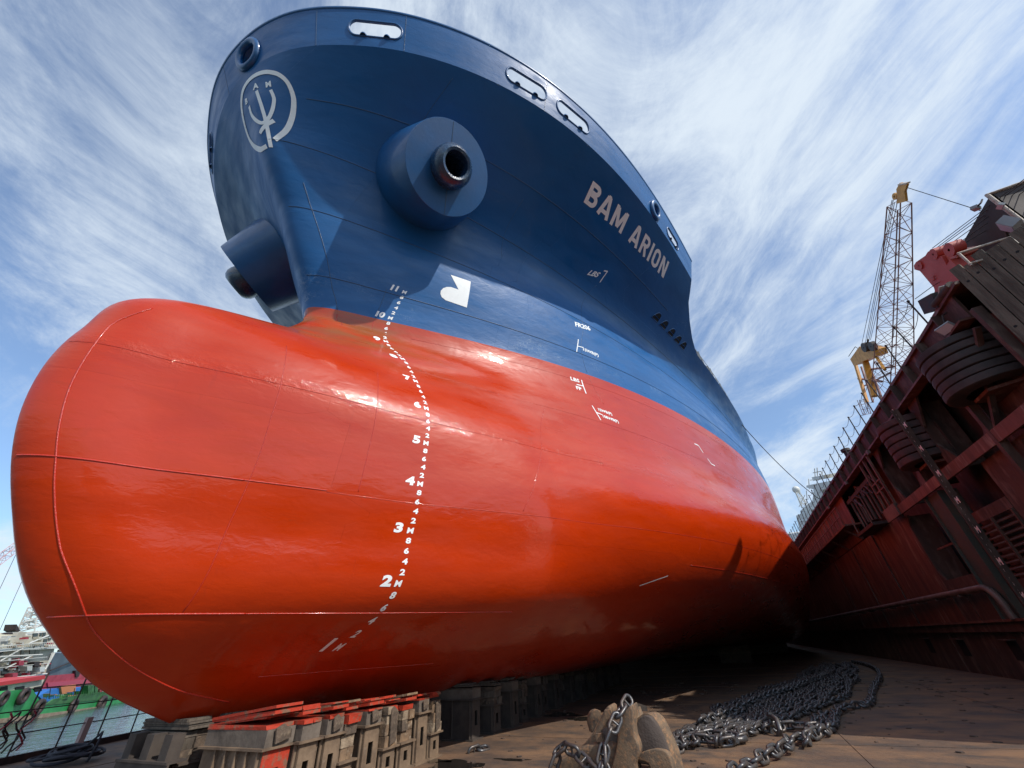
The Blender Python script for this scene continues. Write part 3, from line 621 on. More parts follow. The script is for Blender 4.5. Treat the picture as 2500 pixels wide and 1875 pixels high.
for x in (-24.5, -27, -29.5, -33, -36): mb = MB(); p = hp_pt(x, ZDECK, 1, -.45); mb.bb(p+Vector((-.5, -.25, 0)), p+Vector((.5, .15, .7))); mb.bb(p+Vector((-.2, -.2, .7)), p+Vector((.1, .1, 1.2))); put('deck_fitting', mb, GREY, ship)
# ---------------------------------------------------------------- dock floor and water
mb = MB(); mb.bb((-200, -20.0, -1.4), (16, 9.2, 0)); mb.bb((-200, 9.2, -1.4), (-95, 12, 0)); mb.build('dock_floor', RUSTD, kind='structure')
mb = MB(); mb.bb((-3000, -3000, -3.6), (3000, 3000, -3.0)); mb.build('harbour_water', WATER, kind='structure')
PUD = mat('puddle', (.02, .017, .014), .05, col2=(.03, .025, .02), scale=3)
def puddle(px, py, a, b, label):
    c = at(px, py, Z=0); c.z = 0; mb = MB(); n = 30; random.seed(int(px)); ph = [random.uniform(0, 6.28) for _ in range(4)]
    pts = []
    for i in range(n):
        t = 2*math.pi*i/n; r = 1+.22*math.sin(3*t+ph[0])+.14*math.sin(5*t+ph[1])+.08*math.sin(9*t+ph[2]); pts.append((c.x+a*r*math.cos(t), c.y+b*r*math.sin(t), .004))
    mb.add(pts, [tuple(range(n))]); mb.build('puddle', PUD, kind='structure')
puddle(1110, 1868, .38, .55, ''); puddle(1250, 1855, .10, .35, ''); puddle(1068, 1858, .16, .3, ''); puddle(1370, 1745, .5, .6, ''); puddle(1420, 1755, .4, .35, '')
# deck plate butt welds of the dock floor
k_ = 0
for X0 in range(-60, 12, 6):
    mb = MB(); mb.bb((X0-.02, -20, 0), (X0+.02, 8.9, .006)); mb.build('floor_weld', RUSTD, kind='structure')
for Y0 in (-15, -7.6, -3.2, 1.4, 5.6):
    mb = MB(); mb.bb((-120, Y0-.02, 0), (14, Y0+.02, .009)); mb.build('floor_weld', RUSTD, kind='structure')
mb = MB(); mb.box(at(1553, 1727, Z=.06), (.9, .45, .12), Matrix.Rotation(.5, 3, 'Z')); mb.build('steel_plate', STEELD, label='small rusty steel offcut lying on the dock floor at the edge of the shade', cat='steel plate')
mb = MB(); mb.bb((-199.5, -26, 0), (-199, 10.3, 9.0)); mb.build('added_end_barrier', REDWALL, label='added dark steel barrier blocking the bright gap at the far end of the dock floor', cat='barrier')  # added to block the bright slit of sky past the hull
# rust scabs, slag and grit swept about the floor
deb = MB(); random.seed(21)
for k in range(420):
    x = -random.uniform(6, 26); y = random.uniform(-6.2, 7.5); r = random.uniform(.008, .035)*(1+(-x)/18); a = random.uniform(0, 6.28); n = random.choice((4, 5, 6)); P = [(x+r*math.cos(a+6.283*i/n)*random.uniform(.6, 1.3), y+r*math.sin(a+6.283*i/n)*random.uniform(.6, 1.6), .002) for i in range(n)]; deb.prism(P, (0, 0, r*.35))
deb.build('floor_debris', mat('slag', (.13, .085, .06), .9, col2=(.04, .032, .028), scale=9), kind='stuff', label='scattered rust flakes and grit on the dock floor', cat='debris')
# ---------------------------------------------------------------- floating dock wing wall (port side of the ship)
YW = 8.9
wall = empty('dock_wall', (-40, YW, 0), 'dark rust-red steel wing wall of the floating dock along the right side', 'dock wall')
XE = -12.9
mb = MB(); mb.prism([(-199, YW+1.3, 0), (XE+.6, YW+1.3, 0), (-10.9, 11.2, 0), (-10.9, 14, 0), (-199, 14, 0)], (0, 0, 10.13)); put('inner_bulkhead', mb, REDWALL, wall)
mb = MB(); mb.prism([(-150, YW-.05, 10.15), (XE, YW-.05, 10.15), (-10.7, 11.1, 10.15), (-10.7, 14.2, 10.15), (-150, 14.2, 10.15)], (0, 0, .05)); put('top_deck', mb, REDWALL, wall)
def plates(x0, x1, w, z0, z1, m, Y=YW, th=.05):
    x = x1; i = 0
    while x > x0+.3:
        a = max(x0, x-w); j = (i*37 % 5-2)*.006
        mb = MB(); mb.bb((a+.012, Y+j, z0), (x-.012, Y+j+th, z1)); put('plate', mb, m, wall); x = a; i += 1
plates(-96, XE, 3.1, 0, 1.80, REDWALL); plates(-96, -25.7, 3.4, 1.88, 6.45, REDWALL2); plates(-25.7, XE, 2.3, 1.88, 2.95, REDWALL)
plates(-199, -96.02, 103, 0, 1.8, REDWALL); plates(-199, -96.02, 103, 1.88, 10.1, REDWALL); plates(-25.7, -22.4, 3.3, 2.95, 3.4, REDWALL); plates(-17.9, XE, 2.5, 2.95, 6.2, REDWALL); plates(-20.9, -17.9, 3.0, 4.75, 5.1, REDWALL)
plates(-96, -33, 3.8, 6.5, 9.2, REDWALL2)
# chamfered end of the wall
c0, c1 = Vector((XE, YW, 0)), Vector((-10.75, 11.1, 0)); d_ = (c1-c0).normalized(); n_ = Vector((d_.y, -d_.x, 0))
mb = MB(); mb.prism([c0, c1, c1-n_*.1, c0-n_*.1], (0, 0, 10.13)); put('end_plate', mb, REDWALL, wall)
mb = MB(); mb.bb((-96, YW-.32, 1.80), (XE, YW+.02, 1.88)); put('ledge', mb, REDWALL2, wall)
mb = MB(); mb.bb((-36, YW-.20, 1.50), (XE, YW-.16, 1.80)); put('ledge_lip', mb, REDWALL, wall)
for xx in (-27.5, -23.2, -31.5, -19.1):        # openings in the lower plating with sloping lips
    mb = MB(); mb.bb((xx-.35, YW-.02, .62), (xx+.35, YW-.008, 1.2)); o = put('drain_opening', mb, DARK, wall)
    mb = MB(); mb.beam((xx-.4, YW-.12, 1.25), (xx+.4, YW-.12, 1.25), .22, .04); put('drain_hood', mb, REDWALL, wall)
# top girder with its stiffeners
mb = MB(); mb.bb((-96, YW-.06, 9.28), (-13.6, YW+.02, 10.15)); put('top_girder', mb, REDWALL, wall)
mb = MB(); mb.bb((-96, YW-.34, 9.22), (-13.6, YW+.05, 9.29)); put('girder_flange', mb, REDWALL2, wall)
mb = MB(); mb.bb((-96, YW-.16, 10.13), (-13.0, YW-.04, 10.24)); put('top_coaming', mb, REDWALL2, wall)
for x in np.arange(-14.5, -60, -1.55): mb = MB(); mb.bb((x-.02, YW-.30, 9.29), (x+.02, YW-.06, 10.12)); put('girder_stiffener', mb, REDWALL, wall)
for x in (-24.3, -21.9, -29.5, -35.5): mb = MB(); mb.bb((x-.12, YW-.42, 9.05), (x+.12, YW-.3, 9.25)); put('cable_clip', mb, PIPE, wall)
# open bays
def bayframe(x0, x1, z0, z1, g=.5):
    mb = MB(); Y0, Y1 = YW-.02, YW+.06       # corner gussets leave a cut-cornered opening
    for (a, b, sx, sz) in ((x0, z0, 1, 1), (x1, z0, -1, 1), (x0, z1, 1, -1), (x1, z1, -1, -1)):
        m2 = MB(); m2.prism([(a, Y0, b), (a+sx*g, Y0, b), (a, Y0, b+sz*g*1.25)], (0, Y1-Y0, 0)); put('gusset', m2, REDWALL, wall)
    for a, b in (((x0-.12, Y0, z0), (x0, Y1+.9, z1)), ((x1, Y0, z0), (x1+.12, Y1+.9, z1))): m2 = MB(); m2.bb(a, b); put('web_frame', m2, REDWALL, wall)
bayframe(-24.8, -21.9, 6.55, 9.2, .7); bayframe(-19.4, -16.1, 6.55, 9.2, .8); bayframe(-25.6, -22.4, 3.4, 6.2, .35); bayframe(-16.1, -13.2, 3.2, 6.1, .6)
plates(-22, -19.3, 2.7, 6.55, 9.2, REDWALL, Y=YW+.35); plates(-16.1, XE, 3.2, 6.55, 9.2, REDWALL, Y=YW+.35)
mb = MB(); mb.bb((-25.7, YW-.30, 6.22), (-12.9, YW-.22, 6.56)); put('cross_beam', mb, REDWALL2, wall)
mb = MB(); mb.bb((-25.7, YW-.30, 6.56), (-12.9, YW+.02, 6.60)); put('cross_beam_flange', mb, REDWALL2, wall)
for x in (-15.9, -12.95): mb = MB(); mb.beam((x, YW-.2, 2.9), (x-.1, YW-.2, 9.2), .22, .16, up=(1, 0, 0)); put('stanchion', mb, REDWALL, wall)
mb = MB(); mb.beam((-15.9, YW-.14, 6.5), (-13.6, YW-.14, 8.9), .14, .1); put('brace', mb, REDWALL, wall)
mb = MB(); mb.beam((-16.4, YW-.10, 3.0), (-13.2, YW-.10, 6.1), .10, .1); put('brace', mb, REDWALL, wall)
mb = MB(); mb.bb((-25.0, YW+.2, 4.55), (-22.6, YW+.3, 4.62)); put('recess_shelf', mb, REDWALL2, wall)
for k in range(3): mb = MB(); mb.beam((-26.5+k*.72, YW-.25, 6.35), (-26.5+k*.72, YW-.25, 9.25), .10, .10, up=(1, 0, 0)); put('strut_rail', mb, REDWALL2, wall)
for z in (7.6, 8.0): mb = MB(); mb.beam((-26.5, YW-.25, z), (-25.06, YW-.25, z), .06, .06); put('strut_rung', mb, REDWALL2, wall)
mb = MB(); mb.bb((-26.7, YW-.38, 6.2), (-24.9, YW-.31, 6.75)); put('strut_foot', mb, PIPE, wall)
mb = MB(); mb.bb((-22.3, YW-.12, 1.88), (-21.0, YW+.4, 6.2)); put('column', mb, GREENCOL, wall)
for x in (-22.3, -21.04): mb = MB(); mb.bb((x, YW-.22, 1.88), (x+.05, YW-.121, 6.2)); put('column_flange', mb, GREENCOL, wall)
for k in range(9): z = 3.1+k*.19; mb = MB(); mb.box((-19.5, YW+.1, z), (2.7, .26, .035), Matrix.Rotation(.5, 3, 'X')); put('louvre', mb, PIPE, wall)
for x in (-20.8, -19.3, -18.0): mb = MB(); mb.bb((x-.04, YW-.06, 2.95), (x+.04, YW+.02, 4.75)); put('louvre_post', mb, REDWALL, wall)
for (a, b) in (((-96, 3.6), (-26.3, 3.6)),): pass
for x in (-31.2, -36.5, -43): # raised vertical flat bars with scallops
    mb = MB(); mb.bb((x-.03, YW-.07, 1.9), (x+.03, YW-.012, 6.4)); put('flat_bar', mb, REDWALL, wall)
# clutter of pipes and valves in the dark bay left of the strut
for k in range(9):
    random.seed(k+20); x = -32.4+k*.65; z = 6.7+random.random()*.4; mb = MB()
    mb.tube([(x, YW+.2, z), (x, YW+.2, z+1.1+random.random()), (x+.4, YW+.15, z+1.5+random.random()*.4), (x+.9, YW+.2, z+1.2)], .05+.04*random.random(), 7); put('service_pipe', mb, PIPE if k % 2 else GREENCOL, wall, smooth=50)
mb = MB(); mb.bb((-33, YW+.1, 8.6), (-27.2, YW+.3, 8.8)); put('pipe_shelf', mb, GREENCOL, wall)
mb = MB(); mb.bb((-31, 8.15, 6.35), (-27.6, YW, 6.5)); put('service_platform', mb, BLACK, wall)
for x in (-30.8, -29.2, -27.8): mb = MB(); mb.beam((x, 8.2, 6.4), (x, 8.2, 7.35), .05, .05, up=(1, 0, 0)); put('platform_post', mb, PIPE, wall)
# walkway with handrail
mb = MB(); mb.bb((-95, 8.0, 7.18), (-31.8, YW, 7.28)); put('walkway', mb, REDWALL2, wall)
for x in np.arange(-32, -80, -1.05): mb = MB(); mb.beam((x, 8.03, 7.28), (x, 8.03, 8.38), .05, .05, up=(1, 0, 0)); put('walkway_post', mb, REDWALL2, wall)
for z in (7.8, 8.36): mb = MB(); mb.tube([(-80, 8.03, z), (-31.9, 8.03, z)], .03, 6); put('walkway_handrail', mb, REDWALL2, wall)
for x in np.arange(-33, -80, -4.2): mb = MB(); mb.beam((x, 8.1, 7.2), (x, YW, 6.5), .06, .12); put('walkway_bracket', mb, REDWALL, wall)
# pipe run
P = [(-95, YW-.28, 2.87), (-22.1, YW-.28, 2.87)]+[(-22.1+.75*math.sin(a), YW-.28, 2.12+.75*math.cos(a)) for a in np.linspace(.15, math.pi/2, 8)]+[(-21.3, YW-.28, 1.85)]
mb = MB(); mb.tube(P, .115, 12); put('ballast_pipe', mb, PIPE, wall, smooth=50)
for x in np.arange(-24, -70, -2.4): mb = MB(); mb.bb((x-.04, YW-.40, 2.70), (x+.04, YW, 2.78)); put('pipe_bracket', mb, REDWALL, wall)
# draft board with its figures
mb = MB(); mb.beam((-19.45, YW-.50, 1.9), (-19.45, YW-.50, 9.2), .24, .05, up=(1, 0, 0)); brd = put('draft_board', mb, REDWALL, wall)
BOARDW = mat('board_white', (.9, .86, .82), .5)
def wtext(s, x, z, h, w=1.0):
    V, F = text_mesh(s, .05); mb = MB(); mb.add([(x+a*h*w, YW-.535, z+b*h) for a, b in V], F); o = mb.build('board_figure', BOARDW); o.data.transform(Matrix.Translation(-Vector(wall.location))); o.parent = brd
for k in range(1, 8):
    wtext('%dM' % k, -19.60, k+1.33, .22, 1.1)
    for d in (2, 4, 6, 8): wtext(str(d), -19.50, k+1.33+d/10, .11, 1.25)
# tyre fenders: stacks of truck tyres on a vertical pin
def fender(x, y, z0, z1, R, n, m, label):
    t = empty('tyre_fender', (x, y, z0), label, 'fender', 'tyre stack fenders on the dock wall'); h = (z1-z0)/n
    for i in range(n):
        random.seed(i+int(x)); mb = MB(); c = (x+random.uniform(-.02, .02), y+random.uniform(-.02, .02), z0+i*h)
        prof = [(.02*h, R*.6), (.03*h, R*.90), (.06*h, R*.965), (.13*h, R), (.5*h, R*1.008), (.87*h, R), (.94*h, R*.965), (.97*h, R*.90), (.98*h, R*.6)]
        mb.rev(c, (0, 0, 1), prof, 36); put('tyre', mb, m, t, smooth=40)
    mb = MB(); mb.rev((x, y, z0-.1), (0, 0, 1), [(0, .06), (z1-z0+.2, .06)], 10); put('fender_pin', mb, BLACK, t)
    for z in (z0-.14, z1+.04): mb = MB(); mb.prism([(x-.75*R, 9.6, z), (x-.35*R, y-.4*R, z), (x+.35*R, y-.4*R, z), (x+.75*R, 9.6, z)], (0, 0, .09)); put('fender_bracket', mb, REDWALL2, t)
    mb = MB(); mb.tube([(x-.5*R, y-.3, z1+.2), (x-.75*R, y-.1, z1+.5), (x-.6*R, y+.1, 9.3)], .03, 6); put('fender_shackle', mb, REDWALL2, t)
fender(-15.05, 9.0, 7.50, 9.12, 1.12, 6, RUBBER, 'near black tyre stack fender hanging under the work lamp')
fender(-20.5, 9.0, 7.15, 8.95, 1.08, 6, RUBBERR, 'red-stained tyre stack fender behind the white numbered draft board')
# vertical timber fendering round the wall end
tf = empty('timber_fender', (c0.x, c0.y, 6), 'weathered grey vertical timber planks bolted round the end of the dock wall', 'timber fender')
for i in range(11):
    random.seed(i); w = .262; a = c0+d_*(-.02+i*w)+n_*.16; zt = 10.42+random.uniform(-.1, .1)-.0*i; mb = MB(); b = a+d_*(w-.022)
    mb.prism([a, b, b+n_*.12, a+n_*.12], (0, 0, zt-6.2)); v = [Vector(q)+Vector((0, 0, 6.2)) for q in mb.v]; mb.v = [tuple(q) for q in v]
    pl_ = put('plank', mb, TIMBER, tf)
    for zz in (8.1, 9.9): mb = MB(); c_ = (a+b)/2+n_*.125+Vector((0, 0, zz+random.uniform(-.1, .1))); mb.rev(c_, n_, [(-.02, .035), (.002, .035), (.004, .001)], 8); bo = mb.build('bolt', DARK); bo.data.transform(Matrix.Translation(-Vector(tf.location))); bo.parent = pl_
# deck house plate above the wall end, with rails, light boxes and a mast
hs = empty('wall_house', (-15, 11, 10.2), 'dark brown steel screen standing on top of the dock wall end', 'screen')
mb = MB(); mb.bb((-17.4, 11.0, 10.2), (-12.85, 11.08, 12.85)); mb.bb((-12.93, 11.0, 10.2), (-12.85, 14, 12.85)); put('screen_plate', mb, mat('screen_brown', (.045, .02, .016), .6, col2=(.03, .016, .013), scale=1), hs)
mb = MB(); mb.tube([(-12.85, 10.96, 10.2), (-12.85, 10.96, 12.9), (-12.8, 13, 12.9)], .06, 8); put('corner_pipe', mb, CREAM, hs)
for q in ((-16.2, 11.4), (-14.6, 11.9)): mb = MB(); mb.beam((q[0], 10.96, 10.3), (q[0]+1.3, 10.96, q[1]), .06, .08); put('screen_stiffener', mb, REDWALL, hs)
rl = empty('guard_rail', (-12.3, 9, 10.2), 'cream painted pipe guard rail at the end of the dock wall top', 'guard rail')
for z in (10.2, 10.66): mb = MB(); mb.tube([(-12.3, 8.85, z+.02), (-12.25, 12.6, z+.02)], .032, 8); put('rail', mb, CREAM, rl)
for y in (8.88, 10.0, 11.2, 12.4): mb = MB(); mb.tube([(-12.3, y, 10.15), (-12.3, y, 10.68)], .03, 8); put('rail_post', mb, CREAM, rl)
def lamp(c, sz, aim, name, label, arm=None):
    t = empty(name, c, label, 'floodlight'); R = Vector(aim).to_track_quat('Z', 'Y').to_matrix()
    mb = MB(); mb.box(c, sz, R, taper=1); put('housing', mb, GREY, t)
    mb = MB(); mb.box(Vector(c)+R @ Vector((0, 0, sz[2]/2+.004)), (sz[0]*.88, sz[1]*.88, .008), R); put('lens', mb, LAMPW, t)
    if arm: mb = MB(); mb.tube([c, arm[0], arm[1]], .025, 6); put('bracket', mb, BLACK, t)
    return t
lamp(at(2310, 802, Y=8.5), (.42, .30, .08), (.35, -.55, -.75), 'floodlight', 'square white work floodlight under the girder above the near tyre fender', (Vector((-14.2, 8.7, 9.9)), Vector((-14.2, 8.9, 10.0))))
lamp(at(2467, 548, Y=10.2), (.48, .40, .24), (-.5, -.75, -.35), 'light_box', 'large white box lamp fixed to the brown screen')
lamp(at(2443, 503, Y=10.7), (.2, .14, .08), (-.1, -.8, -.6), 'light_box', 'little pale lamp clipped to the corner pipe of the screen')
hl = lamp(at(2382, 508, Y=10.6), (.24, .16, .1), (-.3, -.3, -.9), 'hanging_lamp', 'small dark lamp hanging off a bent arm at the screen corner', (at(2395, 495, Y=10.6), at(2398, 487, Y=10.7)))
# posts with slack wire along the top of the wall
pr = empty('wire_railing', (-30, YW, 10.15), 'row of thin dark posts with slack wires along the dock wall top', 'railing')
xs_ = [-15.2, -16.7, -18.1, -19.5, -20.9]+[-22.2-1.42*k for k in range(40)]
tops = []
for i, x in enumerate(xs_):
    random.seed(i+3); tx = x+random.uniform(-.08, .12); b = Vector((x, YW-.05, 10.2)); t_ = Vector((tx, YW-.05+random.uniform(-.05, .05), 11.4)); tops.append((b, t_))
    if i > 40: continue
    mb = MB(); mb.tube([b, t_], .028, 6); mb.rev(t_, (0, 0, 1), [(-.03, .03), (0, .05), (.04, .04), (.06, .01)], 8); put('post', mb, BLACK, pr)
for lev in (1.0, .55):
    for i in range(len(tops)-1):
        a = tops[i][0].lerp(tops[i][1], lev); b = tops[i+1][0].lerp(tops[i+1][1], lev); mb = MB(); sag = (.16 if lev == 1 else .22)
        mb.tube([a.lerp(b, t)-Vector((0, 0, sag*4*t*(1-t))) for t in np.linspace(0, 1, 7)], .011, 4); put('wire', mb, BLACK, pr)
wr = MB(); a = at(2234, 730, Y=8.85); wr.tube([a, at(2275, 700, Y=9.6), at(2320, 672, Y=10.5)], .012, 4); put('wire', wr, BLACK, pr)
# clutter on the wall top
bx = empty('mooring_roller', (-14.6, 9.2, 10.2), 'dark grey roller box with a pale flap on the wall top below the red machine', 'roller')
mb = MB(); mb.box((-14.35, 9.0, 10.55), (.75, .6, .5), Matrix.Rotation(.4, 3, 'Y')); put('roller_housing', mb, BLACK, bx); mb = MB(); mb.box((-13.75, 8.95, 10.45), (.45, .4, .06), Matrix.Rotation(-.5, 3, 'Y')); put('flap', mb, CREAM, bx)
mb = MB(); mb.tube([(-14.2, 8.75, 10.35), (-13.2, 8.8, 10.30)], .12, 10); put('roller', mb, STEELD, bx, smooth=50)
bd = empty('bollard', (-26, 9.1, 10.15), 'black bollard standing among the railing posts on the dock wall', 'bollard')
bp_ = at(2058, 1098, Y=9.0); mb = MB(); mb.rev((bp_.x, 9.1, 10.15), (0, 0, 1), [(0, .16), (.55, .16), (.6, .24), (.75, .24), (.8, .1)], 14, cap1=True); put('bollard_body', mb, BLACK, bd, smooth=40)
# red sheave machine behind the wall top
rm = empty('sheave_machine', (-15, 10.2, 10.2), 'salmon red sheave block machine with rounded cheeks on the dock wall top', 'machine')
z2 = lambda l, y: [at(2200+x/4.147, 400+q/4.147, Y=y) for x, q in l]
mb = MB(); mb.prism(z2([(190, 1085), (135, 1070), (128, 1030), (150, 995), (245, 930), (270, 890), (320, 870), (355, 890), (375, 940), (410, 935), (480, 1060), (350, 1275)], 10.0), (0, .28, 0)); put('cheek_plate', mb, ORED, rm)
mb = MB(); mb.prism(z2([(360, 945), (415, 935), (560, 915), (570, 950), (480, 1060)], 10.1), (.1, .5, 0)); put('machine_body', mb, mat('salmon_light', (.62, .25, .19), .5), rm)
for (x, q, r) in ((185, 1030, .16), (330, 915, .2), (490, 870, .24)):
    mb = MB(); c = z2([(x, q)], 9.98)[0]; mb.rev(c, (0, 1, 0), [(-.02, r*.2), (-.02, r), (.3, r), (.3, r*.2)], 20); put('sheave', mb, ORED, rm, smooth=40)
mb = MB(); mb.tube(z2([(300, 1150), (330, 1140), (340, 1165), (315, 1185)], 9.97), .02, 5); put('lifting_eye', mb, ORED, rm)
mb = MB(); mb.prism([(-17, 9.95, 10.2), (-14.2, 9.95, 10.2), (-14.2, 9.95, 11.9), (-15.6, 9.95, 11.9)], (0, .6, 0)); put('machine_base', mb, ORED, rm)
# wires running from the machine up past the screen
wl = empty('hoist_wires', (-14, 10.3, 12), 'bundle of taut steel wires running up from the red sheave machine', 'wires')
for k, (a, b) in enumerate((((2276, 606), (2500, 438)), ((2284, 607), (2500, 444)), ((2290, 607), (2500, 456)), ((2322, 594), (2500, 467)), ((2331, 600), (2500, 482)), ((2334, 606), (2500, 508)))):
    p, q = at(*a, Y=10.2+.05*k), at(*b, Y=11.4+.05*k); q = p+(q-p)*2.0; mb = MB(); mb.tube([p, q], .012, 5); put('wire', mb, BLACK, wl)
ms = empty('lamp_mast', (-12, 12, 10.2), 'dark mast carrying two floodlights behind the brown screen', 'lamp mast')
p, q = at(2502, 505, Y=12.0), at(2468, 482, Y=12.0); mb = MB(); mb.tube([p+(p-q)*4, p, q], .06, 8); put('mast_arm', mb, BLACK, ms)
for c in (at(2466, 477, Y=11.9), at(2468, 502, Y=12.1)): mb = MB(); mb.box(c, (.4, .25, .22), Matrix.Rotation(.6, 3, 'Z')); put('mast_lamp', mb, CREAM, ms)
# ---------------------------------------------------------------- keel blocks: steel cradles with timber and capping wedges, in a row under the keel
def keel_block(x, y0, y1, tx, ht, kind, label, group, red, seed, zb=None):
    random.seed(seed); t = empty('keel_block', (x, y1, 0), label, 'keel block', group)
    W_ = tx; top = zb; base = {'cast': .80, 'steel': .58, 'wood': .40}[kind]; L0, L1 = y0, y1
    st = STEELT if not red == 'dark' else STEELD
    def P(name, mb, m, **k): return put(name, mb, m, t, **k)
    # steel stool: top and bottom flanges, end plate with ribs
    if True:
        mb = MB(); mb.bb((x-W_/2-.06, L0-.05, 0), (x+W_/2+.06, L1+.05, .03)); P('base_flange', mb, st)
        mb = MB(); mb.bb((x-W_/2-.06, L0-.05, base), (x+W_/2+.06, L1+.05, base+.03)); P('top_flange', mb, st)
        for s_ in (-1, 1): mb = MB(); mb.bb((x+s_*(W_/2-.03)-.012, L0, .03), (x+s_*(W_/2-.03)+.012, L1-.02, base)); P('side_plate', mb, st)
        n = 5
        for i in range(n): y = L1-.06-i*(L1-L0-.2)/n; mb = MB(); mb.bb((x-W_/2-.045, y-.012, .03), (x-W_/2+.0, y+.012, base)); mb2 = MB(); mb2.bb((x+W_/2, y-.012, .03), (x+W_/2+.045, y+.012, base)); P('rib', mb2, st); P('rib', mb, st)
        # end plate with its slot
        mb = MB(); z0 = .03; z1 = base; e = L1-.01; a = W_/2-.02
        for q in ((-a, -a*.35, z0, z1), (a*.35, a, z0, z1), (-a*.35, a*.35, z0, base*.35), (-a*.35, a*.35, base*.72, z1)): mb.bb((x+q[0], e-.02, q[2]), (x+q[1], e, q[3]))
        P('end_plate', mb, BLOCKR if red == 'steel' else st)
    # timber courses
    z = base+.03; i = 0; courses = [.16, .15, .10, .1] if kind == 'steel' else [.17, .17, .15, .13, .12]
    if kind == 'cast': 
        mb = MB(); mb.bb((x-W_/2, L0, z), (x+W_/2, L1, z+.2)); P('concrete_course', mb, mat('cap_grey', (.17, .135, .105), .85, col2=(.09, .07, .055), scale=3, bump=.01) if seed == 1 else bpy.data.materials['cap_grey']); z += .202; courses = [.06]
    for h in courses:
        if z+h > top-.02: h = max(.03, top-.02-z)
        j = random.uniform(-.03, .05); jx = random.uniform(-.015, .015); n = 2 if random.random() < .45 else 1
        for q in range(n):
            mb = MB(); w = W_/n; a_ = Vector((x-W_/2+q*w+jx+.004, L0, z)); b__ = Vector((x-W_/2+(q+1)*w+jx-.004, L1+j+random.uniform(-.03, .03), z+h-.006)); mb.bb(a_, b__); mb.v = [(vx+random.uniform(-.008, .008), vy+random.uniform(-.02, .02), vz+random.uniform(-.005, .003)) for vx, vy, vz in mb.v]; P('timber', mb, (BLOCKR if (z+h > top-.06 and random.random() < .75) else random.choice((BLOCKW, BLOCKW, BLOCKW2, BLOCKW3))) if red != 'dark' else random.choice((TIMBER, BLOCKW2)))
        z += h; i += 1
        if z > top-.05: break
    if red != 'dark' and random.random() < .6:   # splintered slab hanging off the end
        mb = MB(); mb.prism([(x-W_*.3, L1+.03, base+.1), (x+W_*.25, L1+.05, base+.06), (x+W_*.3, L1+.04, z-.05), (x+W_*.05, L1+.03, z-.01), (x-W_*.28, L1+.03, z-.09)], (0, .025, 0)); P('splinter', mb, BLOCKW2)
    # thin capping boards and wedges squeezed against the shell
    while z < top+.08:
        h = random.uniform(.02, .05); mb = MB(); j = random.uniform(-.16, .08)
        Lw = (L1-L0 if (seed == 1 or red == 'dark') else random.uniform(.55, .95)); mb.box((x+random.uniform(-.02, .02), L1-Lw/2+j/2, z+h/2+.02), (W_*.98, Lw+j, h-.004), Matrix.Rotation(random.uniform(.05, .12) if red != 'dark' else 0, 3, 'X')); P('wedge_board', mb, BLOCKR if (red != 'dark' and random.random() < .9) else (BLOCKW if red != 'dark' else TIMBER)); z += h
    return t
ords = ['first', 'second', 'third', 'fourth', 'fifth', 'sixth', 'seventh', 'eighth', 'ninth', 'tenth', 'eleventh']
kinds = ['cast', 'cast', 'cast', 'wood', 'cast', 'wood', 'wood', 'cast', 'wood']
reds = ['steel', 'no', 'no', 'no', 'no', 'no', 'no', 'no', 'no']
desc = ['wide concrete-topped steel keel block with red painted end plate', 'concrete-topped keel block beside the red-ended one', 'pale concrete-topped keel block third from the bow', 'all-timber keel block of stacked baulks, fourth from the bow', 'fifth keel block from the bow, torn rag on its timber', 'sixth keel block from the bow, brown timber over steel', 'seventh keel block from the bow, split mossy timber', 'eighth keel block from the bow, greenish concrete course', 'ninth keel block from the bow, ragged splintered baulks']
GR = 'keel blocks in a row under the bulbous bow'
def zbot(x): return ZK+.0
xs0 = [-5.62, -6.08, -6.58, -6.95, -7.52, -8.05, -8.57, -9.08, -9.56]; tops_ = [1.22, 1.21, 1.22, 1.18, 1.17, 1.16, 1.13, 1.10, 1.10]; wid_ = [.5, .36, .36, .30, .40, .36, .36, .36, .34]
for i, x in enumerate(xs0):
    y1 = -6.62 if i else -6.75
    keel_block(x, -8.15, y1, wid_[i], 1, kinds[i], desc[i], GR, reds[i], i+1, zb=tops_[i]-.10)
for i in range(18):
    x = -11.5-i*.95
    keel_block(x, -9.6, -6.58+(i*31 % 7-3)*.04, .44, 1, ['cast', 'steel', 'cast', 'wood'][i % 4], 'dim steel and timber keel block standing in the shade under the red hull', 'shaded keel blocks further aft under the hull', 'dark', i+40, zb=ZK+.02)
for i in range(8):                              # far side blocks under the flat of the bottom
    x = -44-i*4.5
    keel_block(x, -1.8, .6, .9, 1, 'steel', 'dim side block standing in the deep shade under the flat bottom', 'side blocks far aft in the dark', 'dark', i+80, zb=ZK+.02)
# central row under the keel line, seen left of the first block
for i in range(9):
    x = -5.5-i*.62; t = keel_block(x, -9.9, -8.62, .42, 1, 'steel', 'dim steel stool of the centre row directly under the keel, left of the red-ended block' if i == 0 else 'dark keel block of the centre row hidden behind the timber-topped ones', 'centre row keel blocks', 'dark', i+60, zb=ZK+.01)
for i, x in enumerate((-62, -84, -110, -140)):   # added transverse cradles far aft, blocking the bright slit under the hull
    keel_block(x, -24, 4.8, 1.2, 1, 'steel', 'long added transverse cradle blocking the bright slit under the hull', 'added transverse cradles far aft', 'dark', i+90, zb=ZK+.02)
cr = empty('steel_cradle', (-5.0, -10.4, 0), 'low dim steel cradle with a dark square cut-out left of the first keel block', 'cradle')
X1 = -5.05
for a, b_, z0, z1 in ((-9.75, -9.15, 0, .66), (-8.75, -8.35, 0, .66), (-9.15, -8.75, .36, .66)): mb = MB(); mb.bb((X1, a, z0), (X1+.03, b_, z1)); put('cradle_plate', mb, STEELD, cr)
